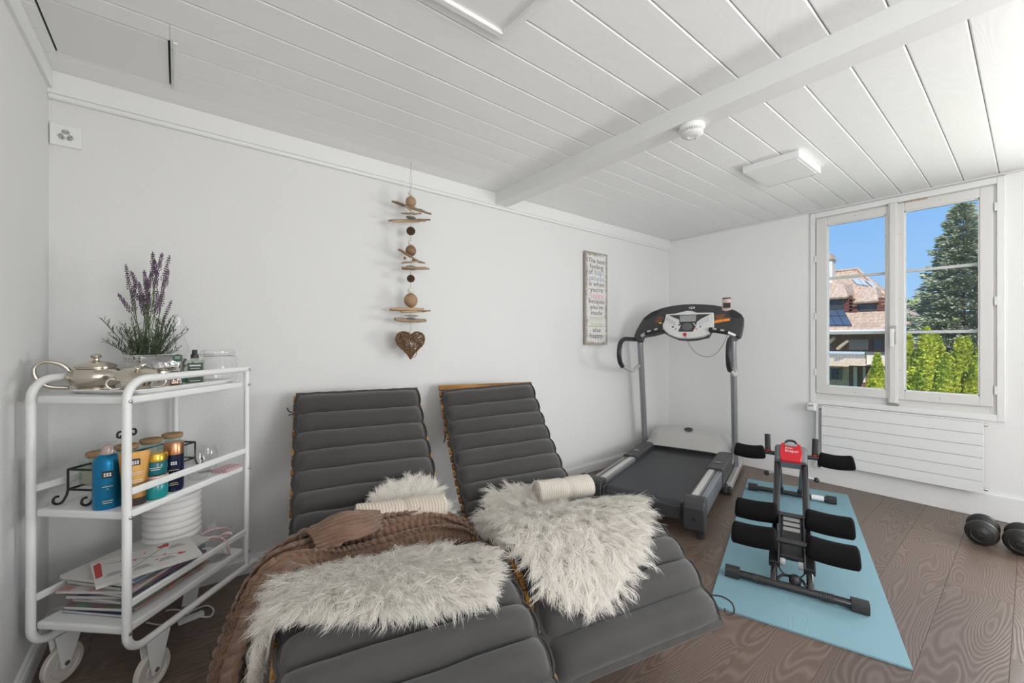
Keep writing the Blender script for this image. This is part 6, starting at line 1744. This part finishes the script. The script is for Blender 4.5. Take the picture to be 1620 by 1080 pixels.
# solar panels: single modules
for r_ in range(2):
    for c_ in range(3):
        pxs = [1309 + c_ * 13, 1309 + (c_ + 1) * 13 - .8]; pys = [490 + r_ * 14, 490 + (r_ + 1) * 14 - .8]
        sh = lambda y_: (y_ - 490) * .55 - 14
        q = [roofpt(pxs[0] + sh(pys[0]), pys[0]), roofpt(pxs[1] + sh(pys[0]), pys[0]), roofpt(pxs[1] + sh(pys[1]), pys[1]), roofpt(pxs[0] + sh(pys[1]), pys[1])]
        b = MB(); b.add([L3(*(p + Vector((-.08, 0, .14)))) for p in q] + [L3(*p) for p in q], [(0, 1, 2, 3), (0, 4, 5, 1), (1, 5, 6, 2), (2, 6, 7, 3), (3, 7, 4, 0)])
        b.build('solar_panel', mat('solar_blue', (.05, .075, .13), .15) if 'solar_blue' not in bpy.data.materials else bpy.data.materials['solar_blue'], roof)
# dormers
def dormer(pxl, pxr, py_eave, py_ridge, py_sill):
    xd = 30.6
    y1, zs = hyz(pxl, py_sill, xd); y0, _ = hyz(pxr, py_sill, xd); ze = hyz((pxl + pxr) / 2, py_eave, xd)[1]; zr = hyz((pxl + pxr) / 2, py_ridge, xd)[1]
    d = MB(); d.box(xd - HO.x, xd + 2.6 - HO.x, y0 + .25 - HO.y, y1 - .25 - HO.y, zs - HO.z, ze - HO.z); bd = d.build('dormer', timber, hs)
    ym = (y0 + y1) / 2
    d = MB()
    # hipped little roof with deep eaves
    d.add([L3(xd - .40, y0 - .05, ze - .05), L3(xd - .40, y1 + .05, ze - .05), L3(xd + .9, ym + .2, zr), L3(xd + .9, ym - .2, zr), L3(xd + 3.0, ym + .25, zr), L3(xd + 3.0, ym - .25, zr), L3(xd + 2.6, y0 - .05, ze - .05), L3(xd + 2.6, y1 + .05, ze - .05)],
          [(0, 1, 2, 3), (1, 7, 4, 2), (0, 3, 5, 6), (2, 4, 5, 3)])
    o = d.build('dormer_roof', tile, bd); sm = o.modifiers.new('thickness', 'SOLIDIFY'); sm.thickness = .12
    d = MB(); d.box(xd - .04 - HO.x, xd - HO.x, ym - .38 - HO.y, ym + .38 - HO.y, zs + .12 - HO.z, ze - .15 - HO.z); d.build('window', darkg, bd)
    for sd in (-1, 1):
        d = MB(); yc = ym + sd * .62
        for k in range(5): d.box(xd - .07 - HO.x, xd - .02 - HO.x, yc - .2 - HO.y, yc + .2 - HO.y, zs + .1 + k * .19 - HO.z, zs + .26 + k * .19 - HO.z)
        d.build('shutter', redsh, bd)
dormer(1302, 1342, 470, 446, 497)
dormer(1355, 1390, 476, 452, 501)
dormer(1424, 1462, 486, 462, 503) if False else None
# walls
def wall_part(name, pxl, pxr, pyt, pyb, x, m, par=hs, th=.25):
    y1, z1 = hyz(pxl, pyt, x); y0, z0 = hyz(pxr, pyb, x)
    d = MB(); d.box(x - HO.x, x + th - HO.x, y0 - HO.y, y1 - HO.y, z0 - HO.z, z1 - HO.z); return d.build(name, m, par)
up = wall_part('upper_wall', 1180, 1425, 512, 557, 30.0, timber)
lo = wall_part('lower_wall', 1180, 1425, 557, 650, 30.3, brickm)
wall_part('siding_panel', 1343, 1374, 537, 553, 29.96, siding, up, .04)
wall_part('window', 1381, 1400, 537, 553, 29.95, darkg, up, .05)
for (a, c) in ((1376, 1380), (1397, 1400.5)): wall_part('shutter', a, c, 536, 554, 29.90, redsh, up, .05)
wall_part('render_panel', 1371, 1425, 556, 580, 30.1, cream, lo, .1)
wall_part('window', 1316, 1327, 583, 600, 30.22, darkg, lo, .06)
for (a, c) in ((1311.5, 1315.5), (1327.5, 1331)): wall_part('shutter', a, c, 582, 601, 30.18, mat('grey_green_shutter', (.16, .20, .18), .7) if 'grey_green_shutter' not in bpy.data.materials else bpy.data.materials['grey_green_shutter'], lo, .06)
wall_part('timber_cladding', 1343, 1378, 578, 640, 30.2, timber, lo, .08)
wall_part('door', 1350, 1356, 580, 625, 30.14, cream, lo, .06); wall_part('pale_window', 1365, 1369, 580, 605, 30.14, cream, lo, .06)
# balcony
bal = wall_part('balcony', 1180, 1368, 571.5, 577, 28.6, cream, hs, 1.5)
for k in range(26):
    px = 1304 + k * 2.5
    wall_part('baluster', px, px + .7, 556.5, 572, 28.62, railm, bal, .04)
wall_part('handrail', 1180, 1368, 556, 557.6, 28.60, railm, bal, .06)
# struts and downpipe
for (x1_, y1_, x2_, y2_) in ((1325, 552, 1342, 538), (1312, 541, 1320, 534)):
    a_, c_ = hp(x1_, y1_, 29.7), hp(x2_, y2_, 29.4); d = MB(); d.tube([L3(*a_), L3(*c_)], .09, 6); d.build('strut', bpy.data.materials['sand_brick'], up)
